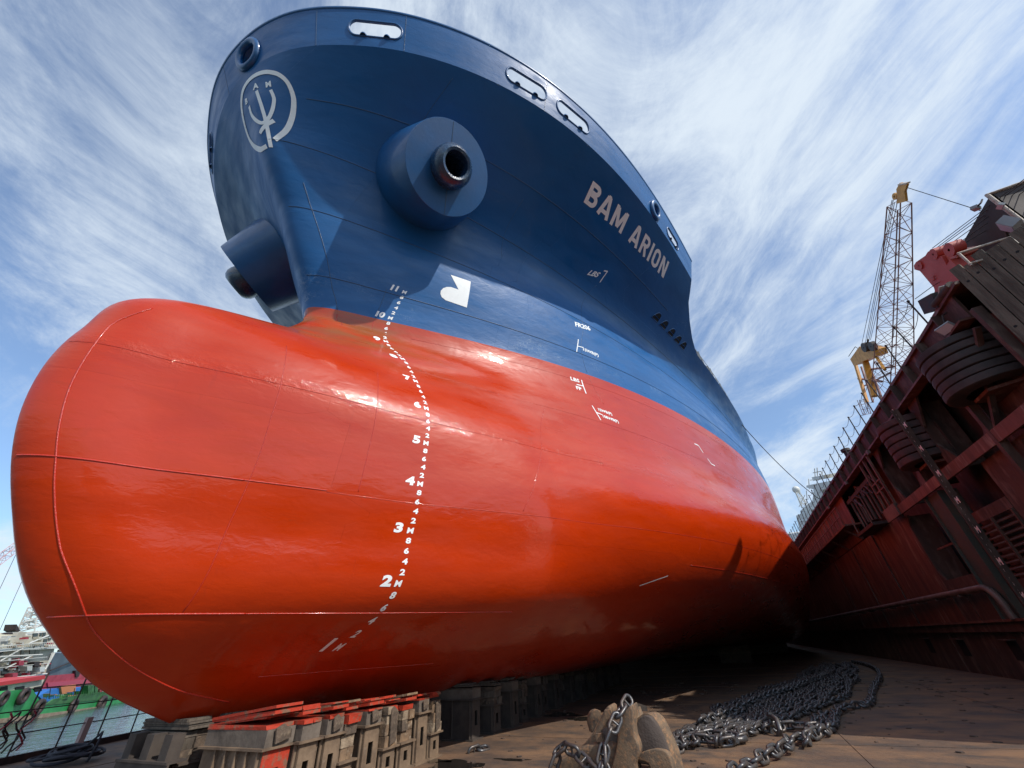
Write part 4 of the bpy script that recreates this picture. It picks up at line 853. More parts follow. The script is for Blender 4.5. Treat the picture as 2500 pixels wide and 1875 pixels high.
mb = MB(); mb.bb((X1-.25, -9.75, .66), (X1+.05, -8.35, .69)); put('cradle_top', mb, STEELD, cr)
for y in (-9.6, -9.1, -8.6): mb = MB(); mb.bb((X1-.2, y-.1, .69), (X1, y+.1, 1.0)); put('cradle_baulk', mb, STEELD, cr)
# ---------------------------------------------------------------- stud link chain
def link_mesh(npth=18, nr=7):
    d = .056; a = .33/2-d/2; b = .20/2-d/2; pts = []
    for i in range(npth):
        t = 2*math.pi*i/npth; c, s = math.cos(t), math.sin(t); pts.append(((a-b)*(1 if c > 1e-6 else -1 if c < -1e-6 else 0)+b*c, b*s*1.0, 0))
    mb = MB(); mb.tube(pts, d/2, nr, closed=True); mb.tube([(0, -b, 0), (0, b, 0)], d*.33, 5, caps=False); return mb
LK = link_mesh(); LK.f = LK.f
def mk_link(m):
    me = bpy.data.meshes.new('link'); me.from_pydata(LK.v, [], LK.f); me.materials.append(m); smooth_mesh(me, True); return me
LKM = mk_link(CHAIN)
def resample(P, step):
    P = np.array(dens(P, 60*len(P)), float) if len(P) > 2 else np.array([np.array(P[0])*(1-t)+np.array(P[1])*t for t in np.linspace(0, 1, 60)]); s = np.concatenate([[0], np.cumsum(np.linalg.norm(np.diff(P, axis=0), axis=1))]); q = np.arange(0, s[-1], step)
    return np.stack([np.interp(q, s, P[:, k]) for k in range(P.shape[1])], 1)
def dens3(P, n):
    P = np.array(P, float); m = len(P); s = np.concatenate([[0], np.cumsum(np.linalg.norm(np.diff(P, axis=0), axis=1))]); out = []
    for q in np.linspace(0, s[-1], n):
        i = min(max(int(np.searchsorted(s, q))-1, 0), m-2); t = (q-s[i])/(s[i+1]-s[i]); p0, p1, p2, p3 = P[max(i-1, 0)], P[i], P[i+1], P[min(i+2, m-1)]
        out.append(.5*(2*p1+(p2-p0)*t+(2*p0-5*p1+4*p2-p3)*t*t+(3*p1-p0-3*p2+p3)*t**3))
    return np.array(out)
def chain_mats(path3, pitch=.225, roll0=45, jit=.45, scale=1.12):
    P = dens3(path3, 80*len(path3)); s = np.concatenate([[0], np.cumsum(np.linalg.norm(np.diff(P, axis=0), axis=1))]); q = np.arange(0, s[-1]-1e-3, pitch*scale); Q = np.stack([np.interp(q, s, P[:, k]) for k in range(3)], 1); M = []
    for i in range(len(Q)):
        a = Vector(Q[max(i-1, 0)]); b = Vector(Q[min(i+1, len(Q)-1)]); d = (b-a).normalized(); up = Vector((0, 0, 1)) if abs(d.z) < .9 else Vector((0, 1, 0)); sd = up.cross(d).normalized(); u2 = d.cross(sd)
        r = math.radians(roll0 if i % 2 else roll0-90)+random.uniform(-jit, jit); R = Matrix((d, sd*math.cos(r)+u2*math.sin(r), u2*math.cos(r)-sd*math.sin(r))).transposed()
        R = R @ Matrix.Rotation(random.uniform(-.12, .12)*(jit > .1), 3, 'Z'); M.append(Matrix.Translation(Q[i]) @ R.to_4x4() @ Matrix.Scale(scale, 4))
    return M
def chain_thing(name, mats, label, cat='anchor chain', base=None, limit=295, group=None):
    base = base or Vector(mats[0].translation); base = Vector((base.x, base.y, 0)); t = empty(name, base, label, cat, group); cam0 = Vector((0, 0, H0))
    mats = sorted(mats, key=lambda m: (m.translation-cam0).length)
    for m in mats[:limit]:
        o = bpy.data.objects.new('link', LKM); COL.objects.link(o); o.parent = t; o.matrix_local = Matrix.Translation(-base) @ m
    rest = mats[limit:]
    if rest:
        V = np.array(LK.v); n = len(V); F = np.array([list(f)+[-1]*(4-len(f)) for f in LK.f]) ; vs = []; fs = []
        for k, m in enumerate(rest):
            A = np.array(m.to_3x3()); vs.append(V @ A.T+np.array(m.translation)-np.array(base)); fs += [tuple(i+k*n for i in f) for f in LK.f]
        me = bpy.data.meshes.new('far_links'); me.from_pydata(np.concatenate(vs).tolist(), [], fs); me.materials.append(CHAIN); smooth_mesh(me, True); o = bpy.data.objects.new('far_links', me); COL.objects.link(o); o.parent = t; o['kind'] = 'stuff'
    return t
random.seed(11)
LEFT = [(-11.0, -1.75), (-12.0, -1.9), (-13.4, -1.52), (-15.3, -1.2), (-18.0, -.6), (-20.9, .25), (-23.9, 1.4), (-29.2, 2.6), (-36.0, 3.9)]
RIGHT = [(-11.6, -.6), (-12.3, -.55), (-13.4, -.05), (-15.0, .75), (-18.0, 2.05), (-21.8, 3.2), (-26, 4.2), (-31.5, 5.2), (-37.5, 5.9)]
Lc, Rc = dens3([(x, y, 0) for x, y in LEFT], 60), dens3([(x, y, 0) for x, y in RIGHT], 60)
mats = []
NR = 15
for k in range(NR):
    f = k/(NR-1); j0 = random.randint(0, 3) if f > .2 else 0; j1 = 59-random.randint(0, 5); P = []
    ph = random.uniform(0, 6)
    for j in range(j0, j1, 3):
        p = Lc[j]*(1-f)+Rc[j]*f; w = .12*math.sin(j*.45+ph)+random.uniform(-.09, .09); P.append((p[0], p[1]+w, .075+.035*abs(math.sin(j*.8+ph*2))))
    mats += chain_mats(P)
for k in range(3):                             # some lengths lying across on top
    f0, f1 = random.random()*.5, .5+random.random()*.5; P = []
    for j in range(4+k*8, 40+k*4, 4): f = f0+(f1-f0)*(j/44); p = Lc[j]*(1-f)+Rc[j]*f; P.append((p[0], p[1], .22+random.uniform(0, .05)))
    mats += chain_mats(P)
mats += chain_mats([(-10.0, -2.1, .1), (-10.7, -1.95, .12), (-11.6, -1.5, .1), (-12.1, -1.0, .12), (-11.9, -.55, .1), (-12.6, -.5, .1), (-13.5, -.1, .12)])
mats += chain_mats([(-10.2, -2.2, .08), (-10.9, -1.6, .1), (-11.9, -1.7, .12), (-12.6, -1.2, .1)])
mats += chain_mats([(-11.35, -1.75, .09), (-11.5, -1.25, .13), (-11.4, -.8, .1), (-11.75, -.7, .1)])
big = chain_thing('anchor_chain', mats, 'long heap of dark stud link chain flaked in rows along the shaded dock floor', base=Vector((-20, 1, 0)))
def shackle(c, rot, sc, parent, m=CHAIN):
    mb = MB(); mb.tube([(.0, -.11, 0), (.12, -.12, 0), (.22, -.10, 0), (.29, 0, 0), (.22, .10, 0), (.12, .12, 0), (0, .11, 0)], .04, 8); mb.tube([(0.02, -.17, 0), (0.02, .17, 0)], .038, 8)
    o = mb.build('shackle', m, None, smooth=50); o.data.transform(Matrix.Translation(Vector(c)-Vector(parent.location)) @ rot.to_4x4() @ Matrix.Scale(sc, 4)); o.parent = parent
shackle((-11.75, -.75, .09), Matrix.Rotation(2.2, 3, 'Z'), 1.3, big)
random.seed(5)
m2 = chain_mats([(-9.0, -.75, .09), (-9.7, -.42, .1), (-10.45, -.05, .12), (-11.1, .30, .14), (-11.6, .35, .12), (-12.15, .72, .12), (-12.7, 1.1, .12), (-13.9, 1.45, .1), (-15.4, 1.75, .12), (-16.6, 2.2, .1), (-17.1, 2.75, .1), (-18.6, 3.2, .1), (-20.4, 3.6, .1), (-23, 4.3, .1), (-26, 5.1, .1), (-30.6, 5.95, .1), (-35.2, 6.35, .1), (-37.6, 6.2, .1)])
m2 += chain_mats([(-11.6, .62, .1), (-12.6, .85, .12), (-13.8, 1.25, .1), (-14.6, 1.5, .12)])
m2 += chain_mats([(-13.0, .05, .1), (-13.3, .55, .12), (-13.2, .95, .12), (-14.2, 1.15, .12), (-15.2, 1.5, .1)])
ch2 = chain_thing('anchor_chain', m2, 'single worn chain length curving round the right side of the heap, nearest end shiny')
shackle((-13.1, .1, .12), Matrix.Rotation(.4, 3, 'Z') @ Matrix.Rotation(1.3, 3, 'X'), 1.5, ch2)
m3 = chain_mats([(-10.20, -6.00, .03), (-10.35, -5.92, .035), (-10.75, -5.82, .03)], roll0=10, jit=.3); chain_thing('chain_links', m3[:2], 'two loose chain links lying on the floor at the shadow edge', 'chain links')
# ---------------------------------------------------------------- the rusty anchor in the foreground
an = empty('anchor', (-9.3, -2.6, 0), 'big rusty stockless anchor lying in the foreground with a chain draped over it', 'anchor')
z6 = lambda l, x: [at(1350+a/6.32, 1680+b/6.32, X=x) for a, b in l]
def ext(P): # carry the outline down to the floor where the frame cuts it
    return P
def apart(name, poly, x, depth, m=ANCH, bev=.035, slope=0):
    P = z6(dens(poly+[poly[0]], len(poly)*3)[:-1], x); mb = MB(); mb.prism(P, (-depth, slope, 0)); o = put(name, mb, m, an); md = o.modifiers.new('bevel', 'BEVEL'); md.width = bev; md.segments = 4; md.limit_method = 'ANGLE'; md.angle_limit = math.radians(60); o.data.polygons.foreach_set('use_smooth', [True]*len(o.data.polygons)); return o
apart('fluke_ridge', [(1205, 262), (1125, 340), (1052, 460), (1005, 620), (985, 820), (950, 1020), (890, 1250), (840, 1420), (1255, 1420), (1262, 1200), (1330, 1010), (1308, 860), (1262, 740), (1240, 560), (1232, 400)], -9.05, .55, bev=.035)
apart('fluke_palm', [(1215, 300), (1250, 400), (1285, 455), (1320, 455), (1360, 410), (1420, 385), (1500, 405), (1590, 490), (1670, 640), (1745, 810), (1810, 980), (1870, 1200), (1900, 1420), (1500, 1420), (1480, 1130), (1440, 1110), (1260, 1110), (1240, 700)], -9.42, .22, bev=.03, slope=.12)
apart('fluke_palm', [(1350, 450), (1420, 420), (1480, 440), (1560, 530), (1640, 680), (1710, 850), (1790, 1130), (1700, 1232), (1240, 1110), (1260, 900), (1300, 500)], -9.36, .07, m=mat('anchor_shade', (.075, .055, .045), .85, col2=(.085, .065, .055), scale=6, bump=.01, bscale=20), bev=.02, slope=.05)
apart('fluke_shade_plate', [(1250, 1110), (1330, 1010), (1480, 950), (1620, 940), (1740, 980), (1800, 1080), (1850, 1250), (1880, 1420), (1560, 1420), (1480, 1180), (1380, 1130)], -9.28, .10, m=ANCH, bev=.03, slope=.05)  # added plate in the outline of the shading low on the palm
apart('fluke_ridge', [(860, 258), (790, 340), (715, 490), (640, 640), (560, 760), (470, 880), (430, 1020), (400, 1420), (760, 1420), (745, 1000), (760, 760), (830, 620), (885, 500), (905, 380), (895, 300)], -9.35, .5, bev=.05)
apart('fluke_palm', [(740, 352), (700, 338), (650, 342), (600, 380), (570, 450), (565, 550), (590, 640), (610, 690), (680, 560), (730, 450)], -9.6, .16, bev=.02, slope=-.1)
apart('crown', [(330, 960), (520, 880), (740, 850), (1000, 900), (1000, 1420), (-60, 1420), (-20, 1160), (60, 1125), (200, 1075)], -9.15, .6, bev=.06)
apart('shank_head', [(760, 640), (840, 590), (960, 560), (1010, 700), (1000, 1100), (880, 1300), (700, 1300), (700, 1100), (740, 800)], -9.3, .4, m=mat('shank_dark', (.10, .078, .065), .8, col2=(.17, .12, .085), scale=5, bump=.01, bscale=20), bev=.04)
for (x, y) in ((720, 760), (860, 400)): mb = MB(); mb.box(z6([(x, y)], -9.2)[0], (.1, .12, .12)); put('lug', mb, ANCH, an)
random.seed(2)
def pxp(l): return [tuple(at(1350+a/6.32, 1680+b/6.32, X=x)) for a, b, x in l]
m4 = chain_mats(pxp([(1140, 230, -9.3), (1090, 330, -9.15), (1010, 380, -9.05), (960, 540, -8.9), (900, 660, -8.85), (830, 810, -8.8), (790, 980, -8.75), (750, 1150, -8.7), (700, 1330, -8.6), (620, 1420, -8.5)]), roll0=20, jit=.15)
m4 += chain_mats(pxp([(790, 1050, -8.7), (840, 1200, -8.65), (800, 1350, -8.6)]), roll0=60, jit=.15)
chain_thing('anchor_chain', m4, 'short shiny chain draped down the middle of the rusty anchor')
m5 = chain_mats(pxp([(30, 1180, -8.9), (80, 960, -8.95), (250, 940, -8.9), (390, 1040, -8.85), (520, 1150, -8.8), (640, 1260, -8.7), (720, 1400, -8.6)]), roll0=30, jit=.15)
chain_thing('anchor_chain', m5, 'loop of chain arching over the left shoulder of the rusty anchor')
# ---------------------------------------------------------------- fence at the edge of the dock floor, rope heap
F0, F1 = Vector((-4.6, -17.55, 0)), Vector((-13.0, -20.45, 0)); fd = (F1-F0).normalized(); FL = (F1-F0).length
fe = empty('edge_fence', F0, 'thin black pipe fence with chains along the far edge of the dock floor', 'fence')
mb = MB(); mb.beam(F0-fd*4+Vector((0, 0, .08)), F1+fd*5+Vector((0, 0, .08)), .12, .16); put('kerb', mb, BLACK, fe)
for i, s in enumerate(np.arange(-3.6, 13, 1.18)):
    tall = s > 2.0; h = 1.95 if tall else 1.15; p = F0+fd*float(s); mb = MB(); mb.tube([p, p+Vector((0, 0, h))], .022, 6); put('fence_post', mb, BLACK, fe)
for z in (.62, 1.12): mb = MB(); mb.tube([F0-fd*4+Vector((0, 0, z)), F1+fd*5+Vector((0, 0, z))], .016, 6); put('fence_rail', mb, BLACK, fe)
mb = MB(); mb.tube([F0+fd*2+Vector((0, 0, 1.6)), F1+fd*5+Vector((0, 0, 1.6))], .012, 6); put('fence_rail', mb, BLACK, fe)
mb = MB(); p = F0+fd*4.15; mb.bb(p+Vector((-.07, -.09, 0)), p+Vector((.07, .09, .75))); put('stub_post', mb, mat('stub_pink', (.35, .24, .22), .7), fe)
for k, s in enumerate((1.1, 1.9, 2.3, 6.6)):   # ropes and chains hung on the fence
    random.seed(k); p = F0+fd*s; 
    for j in range(3):
        q = p+fd*random.uniform(-.1, .1); mb = MB(); mb.tube([q+Vector((0, .05, 1.1-.12*i))+fd*.12*math.sin(i*1.3+j) for i in range(8)], .022, 5); put('hanging_rope', mb, BLACK if j else CRIM, fe)
rp = empty('rope_heap', (-5.5, -15.0, 0), 'heap of coiled black hose and rope near the fence', 'rope heap')
c = at(165, 1862, Z=0)
for k in range(9):
    random.seed(k+5); r = .28+.22*random.random(); cx, cy = random.uniform(-.35, .35), random.uniform(-.5, .5); tl = random.uniform(-.5, .5); t2 = random.uniform(-.4, .4)
    mb = MB(); mb.tube([(c.x+cx+r*math.cos(t), c.y+cy+r*1.3*math.sin(t), .09+.035*k*.5+abs(tl)*.12+r*math.sin(t)*tl*.35+r*math.cos(t)*t2*.3) for t in np.linspace(0, 6.2, 26)], .032, 7, closed=True); put('coil', mb, ROPE, rp, smooth=True)
mb = MB(); mb.tube([(c.x, c.y+.2, .15), (c.x-.1, c.y+.6, .45), (c.x-.05, c.y+.95, .6), (c.x, c.y+1.05, .35), (c.x+.05, c.y+1.0, .05)], .028, 7); put('coil', mb, ROPE, rp, smooth=True)
# ---------------------------------------------------------------- moored vessels across the water, seen left under the bulb
NL = Vector((.69, -.72, 0)).normalized(); DL = Vector((-.72, -.69, 0)).normalized(); K0 = NL.dot(Vector((-30.2, -87.4, 0)))
def pl(px, py, off=0): r = ray(px, py); t = (K0+off)/r.dot(NL); return Vector((0, 0, H0))+r*t
zl = lambda l, off: [pl(x/3.903, 1450+y/3.903, off) for x, y in l]
def slab(name, poly, off, depth, m, parent, base=None): mb = MB(); P = zl(poly, off); mb.prism(P, NL*depth); return put(name, mb, m, parent)
tg = empty('green_tug', (-40, -97, -3), 'bright green work boat with black tyre fenders moored across the water', 'work boat')
slab('hull', [(-260, 1010), (0, 960), (60, 922), (310, 905), (375, 1010), (430, 1062), (880, 1010), (1171, 985), (1600, 930), (1600, 1050), (1171, 1105), (0, 1250), (-260, 1290)], 0, 7, GREENH, tg)
slab('rubbing_band', [(-260, 1250), (0, 1190), (640, 1115), (1171, 1042), (1600, 985), (1600, 1010), (1171, 1075), (640, 1150), (0, 1232), (-260, 1290)], -.25, .3, RUSTB, tg)
slab('boot_top', [(-260, 1265), (0, 1225), (1171, 1080), (1600, 1030), (1600, 1062), (1171, 1108), (0, 1262), (-260, 1300)], -.12, .15, mat('boot_cream', (.38, .36, .28), .8, col2=(.2, .16, .12), scale=2), tg)
slab('bulwark', [(430, 1062), (520, 1000), (830, 950), (900, 945), (1171, 905), (1600, 850), (1600, 930), (1171, 985), (880, 1015)], -.1, .3, GREEND, tg)
slab('deck_house', [(0, 850), (430, 790), (400, 900), (310, 905), (60, 922), (0, 955)], 1.4, 4, WSHIP2, tg)
slab('roof_band', [(-60, 850), (430, 775), (432, 812), (-60, 885)], 1.0, 4.6, mat('tug_red', (.50, .03, .035), .5), tg)
for a, b in ((10, 75), (150, 235), (330, 400)): slab('doorway', [(a, 890), (b, 876), (b, 925), (a, 938)], 1.3, .2, DARK, tg)
for k, (x, y, r) in enumerate(((30, 1000, 42), (225, 975, 42), (370, 1082, 40), (700, 1068, 30), (970, 1045, 30), (1250, 1010, 30), (-90, 1030, 40))):
    c = zl([(x, y)], -.35)[0]; e = zl([(x+r, y)], -.35)[0]; R = (e-c).length; mb = MB(); u = DL; w = Vector((0, 0, 1)); mb.tube([c+(u*math.cos(t)+w*math.sin(t))*R*.72 for t in np.linspace(0, 6.283, 18)[:-1]], R*.3, 8, closed=True); put('tyre', mb, BLACK, tg, smooth=True)
for x in (870, 905, 840): slab('deck_locker', [(x, 870), (x+28, 866), (x+28, 950), (x, 955)], .6, 1, GREEND, tg)
slab('wheel_box', [(620, 965), (650, 960), (650, 1000), (600, 1005)], -.2, .6, GREEND, tg)
mb = MB(); mb.tube(zl([(80, 1240), (100, 1165), (125, 1230)], -.5), .09, 6); put('mooring_bracket', mb, RUSTB, tg)
for x in (470, 700, 1000): mb = MB(); mb.tube(zl([(x, 1000), (x+10, 900)], 0), .05, 5); put('davit', mb, BLACK, tg)
bb_ = empty('blue_cabin_boat', (-42, -100, -3), 'small blue cabin boat with an orange tarpaulin behind the green work boat', 'boat')
slab('cabin', [(370, 975), (470, 915), (585, 895), (560, 1000), (430, 1030)], 7.5, 2.5, BLUEP, bb_); slab('cabin', [(715, 900), (835, 880), (830, 935), (715, 965)], 7.5, 2.5, BLUEP, bb_); slab('hull', [(360, 985), (430, 1030), (840, 960), (835, 1120), (380, 1180)], 8, 4, BLUEP, bb_)
mb = MB(); P = zl([(580, 880), (725, 862), (715, 985), (600, 998)], 7.2); mb.prism(P, NL*.6); put('tarpaulin', mb, ORAN, bb_)
ws = empty('white_supply_ship', (-60, -112, -3), 'white supply ship with stacked bridge decks and a slate grey deckhouse side', 'ship')
slab('bridge_deck', [(-260, 560), (0, 520), (560, 490), (700, 475), (700, 500), (560, 520), (0, 548), (-260, 590)], 11, 9, WSHIP, ws)
slab('lower_house', [(-260, 590), (0, 548), (520, 512), (470, 760), (0, 850), (-260, 880)], 12, 8, WSHIP2, ws)
slab('bridge', [(60, 500), (130, 370), (250, 360), (240, 400), (560, 360), (700, 340), (700, 480), (60, 520)], 12.5, 6, WSHIP2, ws)
slab('grey_deckhouse', [(510, 570), (640, 562), (1200, 520), (1300, 1050), (470, 1050), (455, 820)], 11.5, 9, SLATE, ws)
slab('hull', [(-260, 880), (0, 840), (460, 780), (1400, 700), (1400, 1200), (-260, 1200)], 11.2, 10, CRIM, ws)
slab('hull_stripe', [(455, 845), (850, 812), (1400, 770), (1400, 800), (850, 850), (460, 885)], 11, .3, mat('stripe_pink', (.45, .06, .10), .5), ws)
for (a, b, c_, d_2) in ((290, 335, 520, 585), (340, 382, 515, 582), (205, 235, 540, 600), (0, 35, 545, 585), (320, 365, 375, 420), (385, 405, 372, 415), (415, 440, 368, 412), (420, 455, 430, 470), (470, 495, 365, 440), (560, 600, 530, 552), (100, 180, 680, 720), (20, 90, 700, 770), (200, 260, 700, 745)): slab('window', [(a, c_), (b, c_-3), (b-8, d_2), (a-8, d_2+3)], 11.9 if c_ > 480 else 12.4, .15, GLASS, ws)
for k, (x, y) in enumerate(((180, 640), (260, 690), (330, 650), (380, 700), (120, 760))): slab('deck_gear', [(x, y), (x+50, y-8), (x+45, y+40), (x, y+42)], 10.6, 1.0, (CRIM, WSHIP, BLACK, WSHIP, CRIM)[k], ws)
for (a, b) in (((0, 640), (230, 510)), ((60, 705), (300, 590)), ((0, 815), (460, 760)), ((430, 720), (520, 560)), ((450, 690), (500, 560)), ((0, 600), (400, 580)), ((280, 470), (500, 380))): mb = MB(); p, q = zl([a, b], 11.0); mb.tube([p, q], .14, 5); put('stairway_rail', mb, WSHIP, ws)
mb = MB(); p, q = zl([(480, 730), (700, 640)], 11.2); mb.tube([p, q], .12, 5); put('boom', mb, BLACK, ws)
slab('funnel_cowl', [(720, 730), (775, 722), (750, 790), (725, 790)], 11, 1, BLACK, ws); slab('funnel_cowl', [(145, 345), (160, 290), (195, 350), (175, 362)], 12.5, 1.5, BLACK, ws); slab('funnel_cowl', [(80, 380), (120, 365), (125, 385)], 12.3, 1, BLACK, ws)
random.seed(77)
for k in range(46):                            # lifeboats, lockers, vents and pipework crowding the decks
    x, y = random.uniform(0, 500), random.choice((random.uniform(585, 780), random.uniform(400, 500))); w, h = random.uniform(8, 34), random.uniform(8, 26)
    slab('deck_gear', [(x, y), (x+w, y-w*.1), (x+w-h*.15, y+h-w*.1), (x-h*.15, y+h)], 10.9, .8, random.choice((WSHIP, WSHIP2, GREY, BLACK, CRIM, ORAN, WSHIP, RUSTB)), ws)
for y0 in (500, 548, 640, 700, 830): mb = MB(); mb.tube(zl([(-100, y0+12), (450, y0-38)], 10.7), .05, 4); put('hand_rail', mb, WSHIP, ws)
for k in range(26): x = k*20; mb = MB(); mb.tube(zl([(x, 512-x*.04), (x+4, 488-x*.04)], 10.7), .045, 4); put('rail_stanchion', mb, WSHIP, ws)
for k in range(30): x = 440+k*22; mb = MB(); mb.tube(zl([(x, 1000-(x-440)*.09), (x+6, 965-(x-440)*.09)], -.3), .04, 4); put('rail_stanchion', mb, GREEND, tg)
for k in range(24):
    x = random.uniform(450, 1000); y = 985-(x-440)*.09; w, h = random.uniform(8, 30), random.uniform(10, 34); slab('deck_cargo', [(x, y-h), (x+w, y-h-2), (x+w, y), (x, y+2)], 1.5+random.random()*3, .8, random.choice((BLUEP, ORAN, GREEND, RUSTB, BLACK, CRIM, WSHIP)), tg)
def lattice(p, q, w0, w1, n, r, parent, m, name='lattice', side=None):
    d = (q-p).normalized(); s1 = (side or d.cross(Vector((0, 0, 1)))).normalized(); s1 = (s1-d*s1.dot(d)).normalized(); s2 = d.cross(s1)
    C4 = lambda t: [p.lerp(q, t)+(s1*i+s2*j)*(w0+(w1-w0)*t)/2 for i, j in ((-1, -1), (1, -1), (1, 1), (-1, 1))]
    for k in range(4): mb = MB(); mb.tube([C4(0)[k], C4(1)[k]], r, 5); put('chord', mb, m, parent)
    for i in range(n):
        a, b = C4(i/n), C4((i+1)/n); mb = MB()
        for k in range(4):
            mb.tube([b[k], b[(k+1) % 4]], r*.55, 4); mb.tube([a[k], b[(k+1) % 4]] if (i+k) % 2 else [a[(k+1) % 4], b[k]], r*.55, 4)
        put('lacing', mb, m, parent, kind='stuff')
p, q = zl([(290, 370), (350, 110)], 14); lattice(p, q, 2.6, 1.4, 7, .12, ws, WSHIP)
p, q = zl([(350, 110), (365, 60)], 14); mb = MB(); mb.tube([p, q], .12, 5); put('mast_top', mb, WSHIP, ws)
for (x, y, l) in ((270, 180, 60), (235, 265, 50), (340, 120, 70), (250, 320, 120), (370, 300, 80)): mb = MB(); p, q = zl([(x, y), (x+l, y-12)], 13.5); mb.tube([p, q], .15, 5); put('yard', mb, WSHIP, ws)
cj = empty('quay_crane', (-80, -130, 0), 'pale reddish lattice crane jib far off at the left edge', 'crane')
p, q = pl(-60, 1410, 60), pl(60, 1320, 60); lattice(p, q, 1.8, 1.8, 8, .09, cj, mat('jib_pink', (.5, .3, .3), .7))
for (a, b) in (((45, 1340), (-20, 1480)), ((62, 1400), (-10, 1560)), ((30, 1335), (-60, 1390))): mb = MB(); mb.tube([pl(*a, 60), pl(*b, 60)], .06, 4); put('jib_wire', mb, BLACK, cj)
# ---------------------------------------------------------------- crane behind the dock wall
YC2 = 30.0
ck = empty('dock_crane', (-66, YC2, 0), 'yellow dock crane with a tall red lattice jib rising behind the dock wall', 'crane')
ftL, ftR = at(2146, 900, Y=YC2), at(2222, 870, Y=YC2); foot = (ftL+ftR)/2; tip = at(2195, 500, Y=YC2-3); foot2 = foot+(foot-tip)*.22
sd_ = (ftR-ftL).normalized(); lattice(foot2, tip, 3.2, 1.25, 17, .062, ck, LATT, side=sd_)
mb = MB(); mb.prism([at(x, y, Y=YC2-3.6) for x, y in ((2188, 498), (2211, 492), (2208, 468), (2214, 450), (2196, 447), (2188, 462), (2190, 480))], (0, .2, 0)); put('jib_head', mb, YEL, ck)
for (x, y, r) in ((2183, 480, .34), (2198, 456, .32)): mb = MB(); mb.rev(at(x, y, Y=YC2-3.4), (0, 1, 0), [(0, .1), (0, r), (.15, r), (.15, .1)], 18); put('head_sheave', mb, YEL, ck)
mb = MB(); mb.beam(at(2196, 450, Y=YC2-3.6), at(2218, 446, Y=YC2-3.6), .3, .12); put('head_plate', mb, CREAM, ck)
A = lambda x, y, o=0: at(1900+x/2.765, 700+y/2.765, Y=YC2+o)
for nm, pts, w in (('a_frame_leg', ((570, 440), (650, 740)), .7), ('a_frame_leg', ((520, 520), (600, 780)), .35), ('a_frame_leg', ((640, 440), (720, 560)), .35), ('a_frame_tie', ((540, 620), (700, 640)), .25), ('a_frame_tie', ((600, 560), (780, 540)), .25), ('a_frame_tie', ((560, 680), (760, 580)), .2), ('a_frame_leg', ((600, 500), (700, 760)), .25), ('a_frame_leg', ((560, 540), (640, 780)), .2)):
    mb = MB(); mb.beam(A(*pts[0], 1), A(*pts[1], -1), w, w); put(nm, mb, YEL if w > .3 else LATT, ck)
mb = MB(); mb.prism([A(*q) for q in ((485, 490), (545, 405), (640, 430), (655, 470), (580, 500), (510, 535))], (0, 1.6, 0)); put('winch_head', mb, YEL, ck)
for (x, y) in ((575, 412), (625, 405)): mb = MB(); mb.rev(A(x, y, -.6), (0, 1, 0), [(0, .1), (0, .72), (.5, .72), (.5, .1)], 18); put('top_sheave', mb, BLACK, ck, smooth=40)
mb = MB(); mb.tube([A(600, 400), A(605, 355)], .12, 6); put('hook_stem', mb, BLACK, ck)
mb = MB(); mb.tube([A(475, 470), A(520, 405), A(535, 415)], .05, 5); put('ladder_rail', mb, BLACK, ck)
mb = MB(); mb.bb(A(600, 700)+Vector((-3, 0, -3.5)), A(700, 640)+Vector((3, 4, -1.5))); put('machinery_house', mb, YEL, ck)
for s in ((0, 0), (6, 0), (0, 5), (6, 5)): mb = MB(); b_ = A(640, 720); mb.beam((b_.x-3+s[0], YC2+s[1], -3), (b_.x-3+s[0], YC2+s[1], b_.z-2.5), .6, .6, up=(1, 0, 0)); put('tower_leg', mb, YEL, ck)
for (a, b) in (((2178, 488), (2104, 840)), ((2181, 488), (2112, 840)), ((2184, 494), (2116, 838)), ((2166, 660), (2125, 830)), ((2190, 497), (2120, 838))):
    mb = MB(); mb.tube([at(*a, Y=YC2-3.2), at(*b, Y=YC2)], .035, 4); put('luffing_wire', mb, BLACK, ck)
mb = MB(); mb.tube([at(2215, 458, Y=YC2-3.4), at(2352, 584, Y=YC2-3.4)+Vector((4, 0, -3))], .035, 4); put('luffing_wire', mb, BLACK, ck)
mb = MB(); p, q = A(540, 700), A(620, 860); 
lattice(A(560, 760, 6), A(600, 860, 6), 1.0, 1.0, 3, .05, ck, LATT)
# ---------------------------------------------------------------- white ship beyond the wall, mooring rope
YR = 25.0
fr = empty('white_ship', (-110, YR, -3), 'distant white ship superstructure with radar masts beyond the far end of the wall', 'ship')
R5 = lambda x, y, o=0: at(1900+x/2.765, 1100+y/2.765, Y=YR+o)
def rs(name, poly, o, d, m): mb = MB(); mb.prism([R5(*q, o) for q in poly], (0, d, 0)); put(name, mb, m, fr)
rs('accommodation', [(150, 405), (240, 330), (330, 300), (330, 560), (150, 560)], 0, 6, WSHIP); rs('bridge_wing', [(190, 236), (350, 205), (350, 250), (270, 270), (190, 250)], -1, 7, WSHIP); rs('funnel', [(240, 260), (300, 245), (300, 330), (230, 345)], 1, 3, WSHIP)
rs('mast_house', [(225, 180), (310, 165), (310, 190), (235, 205)], 0, 2, WSHIP); rs('lower_deck', [(120, 440), (220, 400), (260, 560), (150, 560)], -2, 8, WSHIP)
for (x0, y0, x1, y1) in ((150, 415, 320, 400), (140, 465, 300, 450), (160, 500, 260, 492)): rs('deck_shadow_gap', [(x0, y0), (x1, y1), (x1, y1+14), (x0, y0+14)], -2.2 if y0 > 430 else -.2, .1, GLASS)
p, q = R5(180, 380), R5(125, 270); lattice(p, q, 1.3, .8, 6, .09, fr, WSHIP)
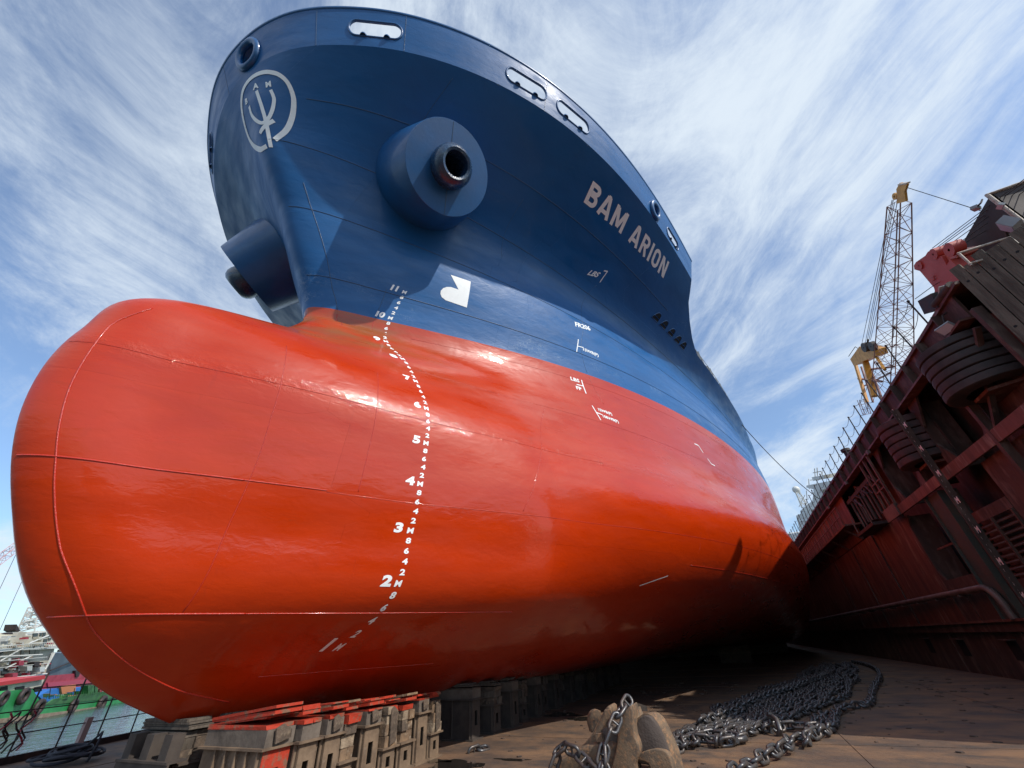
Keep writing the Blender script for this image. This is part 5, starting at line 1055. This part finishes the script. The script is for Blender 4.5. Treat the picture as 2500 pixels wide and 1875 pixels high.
mb = MB(); mb.rev(R5(120, 262), (0, 0, 1), [(-.9, .3), (-.7, .7), (-.1, .95), (.5, .75), (.85, .2)], 14, cap1=True); put('radome', mb, WSHIP, fr, smooth=50)
for (a, b) in (((250, 180), (245, 120)), ((265, 170), (262, 115)), ((210, 260), (205, 190)), ((195, 330), (190, 270)), ((300, 170), (290, 140)), ((235, 150), (290, 140)), ((215, 200), (330, 185)), ((140, 380), (180, 300))): mb = MB(); mb.tube([R5(*a), R5(*b)], .09, 4); put('mast_pole', mb, WSHIP, fr)
rs('hull', [(40, 560), (400, 560), (400, 1100), (40, 1100)], -3, 12, WSHIP)
mr_ = empty('mooring_rope', (-40, 7, 14), 'long mooring rope sagging from the ship side to the dock wall', 'rope')
a, b = at(1806, 1031, Y=5.3), at(2003, 1220, Y=9.4); L_ = []
for t in np.linspace(0, 1, 30): x = a.lerp(b, float(t)); L_.append(x-Vector((0, 0, 4*.7*t*(1-t))))
mb = MB(); mb.tube(L_, .032, 6); put('rope_line', mb, BLACK, mr_, smooth=True)
for x in (-70,): mb = MB(); mb.tube([(-62, 5.8, 12), (-64, 8.9, 10.4)], .05, 5); put('rope_line', mb, BLACK, mr_)

# ---------------------------------------------------------------- quay sheds behind the photographer (seen only as the dark skyline mirrored in the glossy hull)
SHED = mat('shed_wall', (.10, .085, .075), .8, col2=(.07, .06, .055), scale=.3); ROOF = mat('shed_roof', (.07, .07, .075), .6)
for x0, x1, y0, h, lab in ((-6, 9, 30, 9.2, 'tall brown quay shed behind the camera on the port side'), (9.5, 26, 33, 6.6, 'middle brown quay shed behind the camera'), (26.5, 60, 36, 5.0, 'long low brown quay shed behind the camera')):
    t = empty('quay_shed', (x0, y0, -.1), lab, 'shed'); mb = MB(); mb.bb((x0, y0, -3.2), (x1, y0+14, h)); put('shed_wall', mb, SHED, t)
    mb = MB(); mb.prism([(x0-.3, y0-.4, h), (x0-.3, y0+14.4, h), (x0-.3, y0+7, h+1.6)], (x1-x0+.6, 0, 0)); put('roof', mb, ROOF, t)
    for k in range(int((x1-x0)//5)): mb = MB(); mb.bb((x0+1.2+k*5, y0-.06, 0), (x0+4.2+k*5, y0-.003, h*.6)); put('door', mb, BLACK, t)
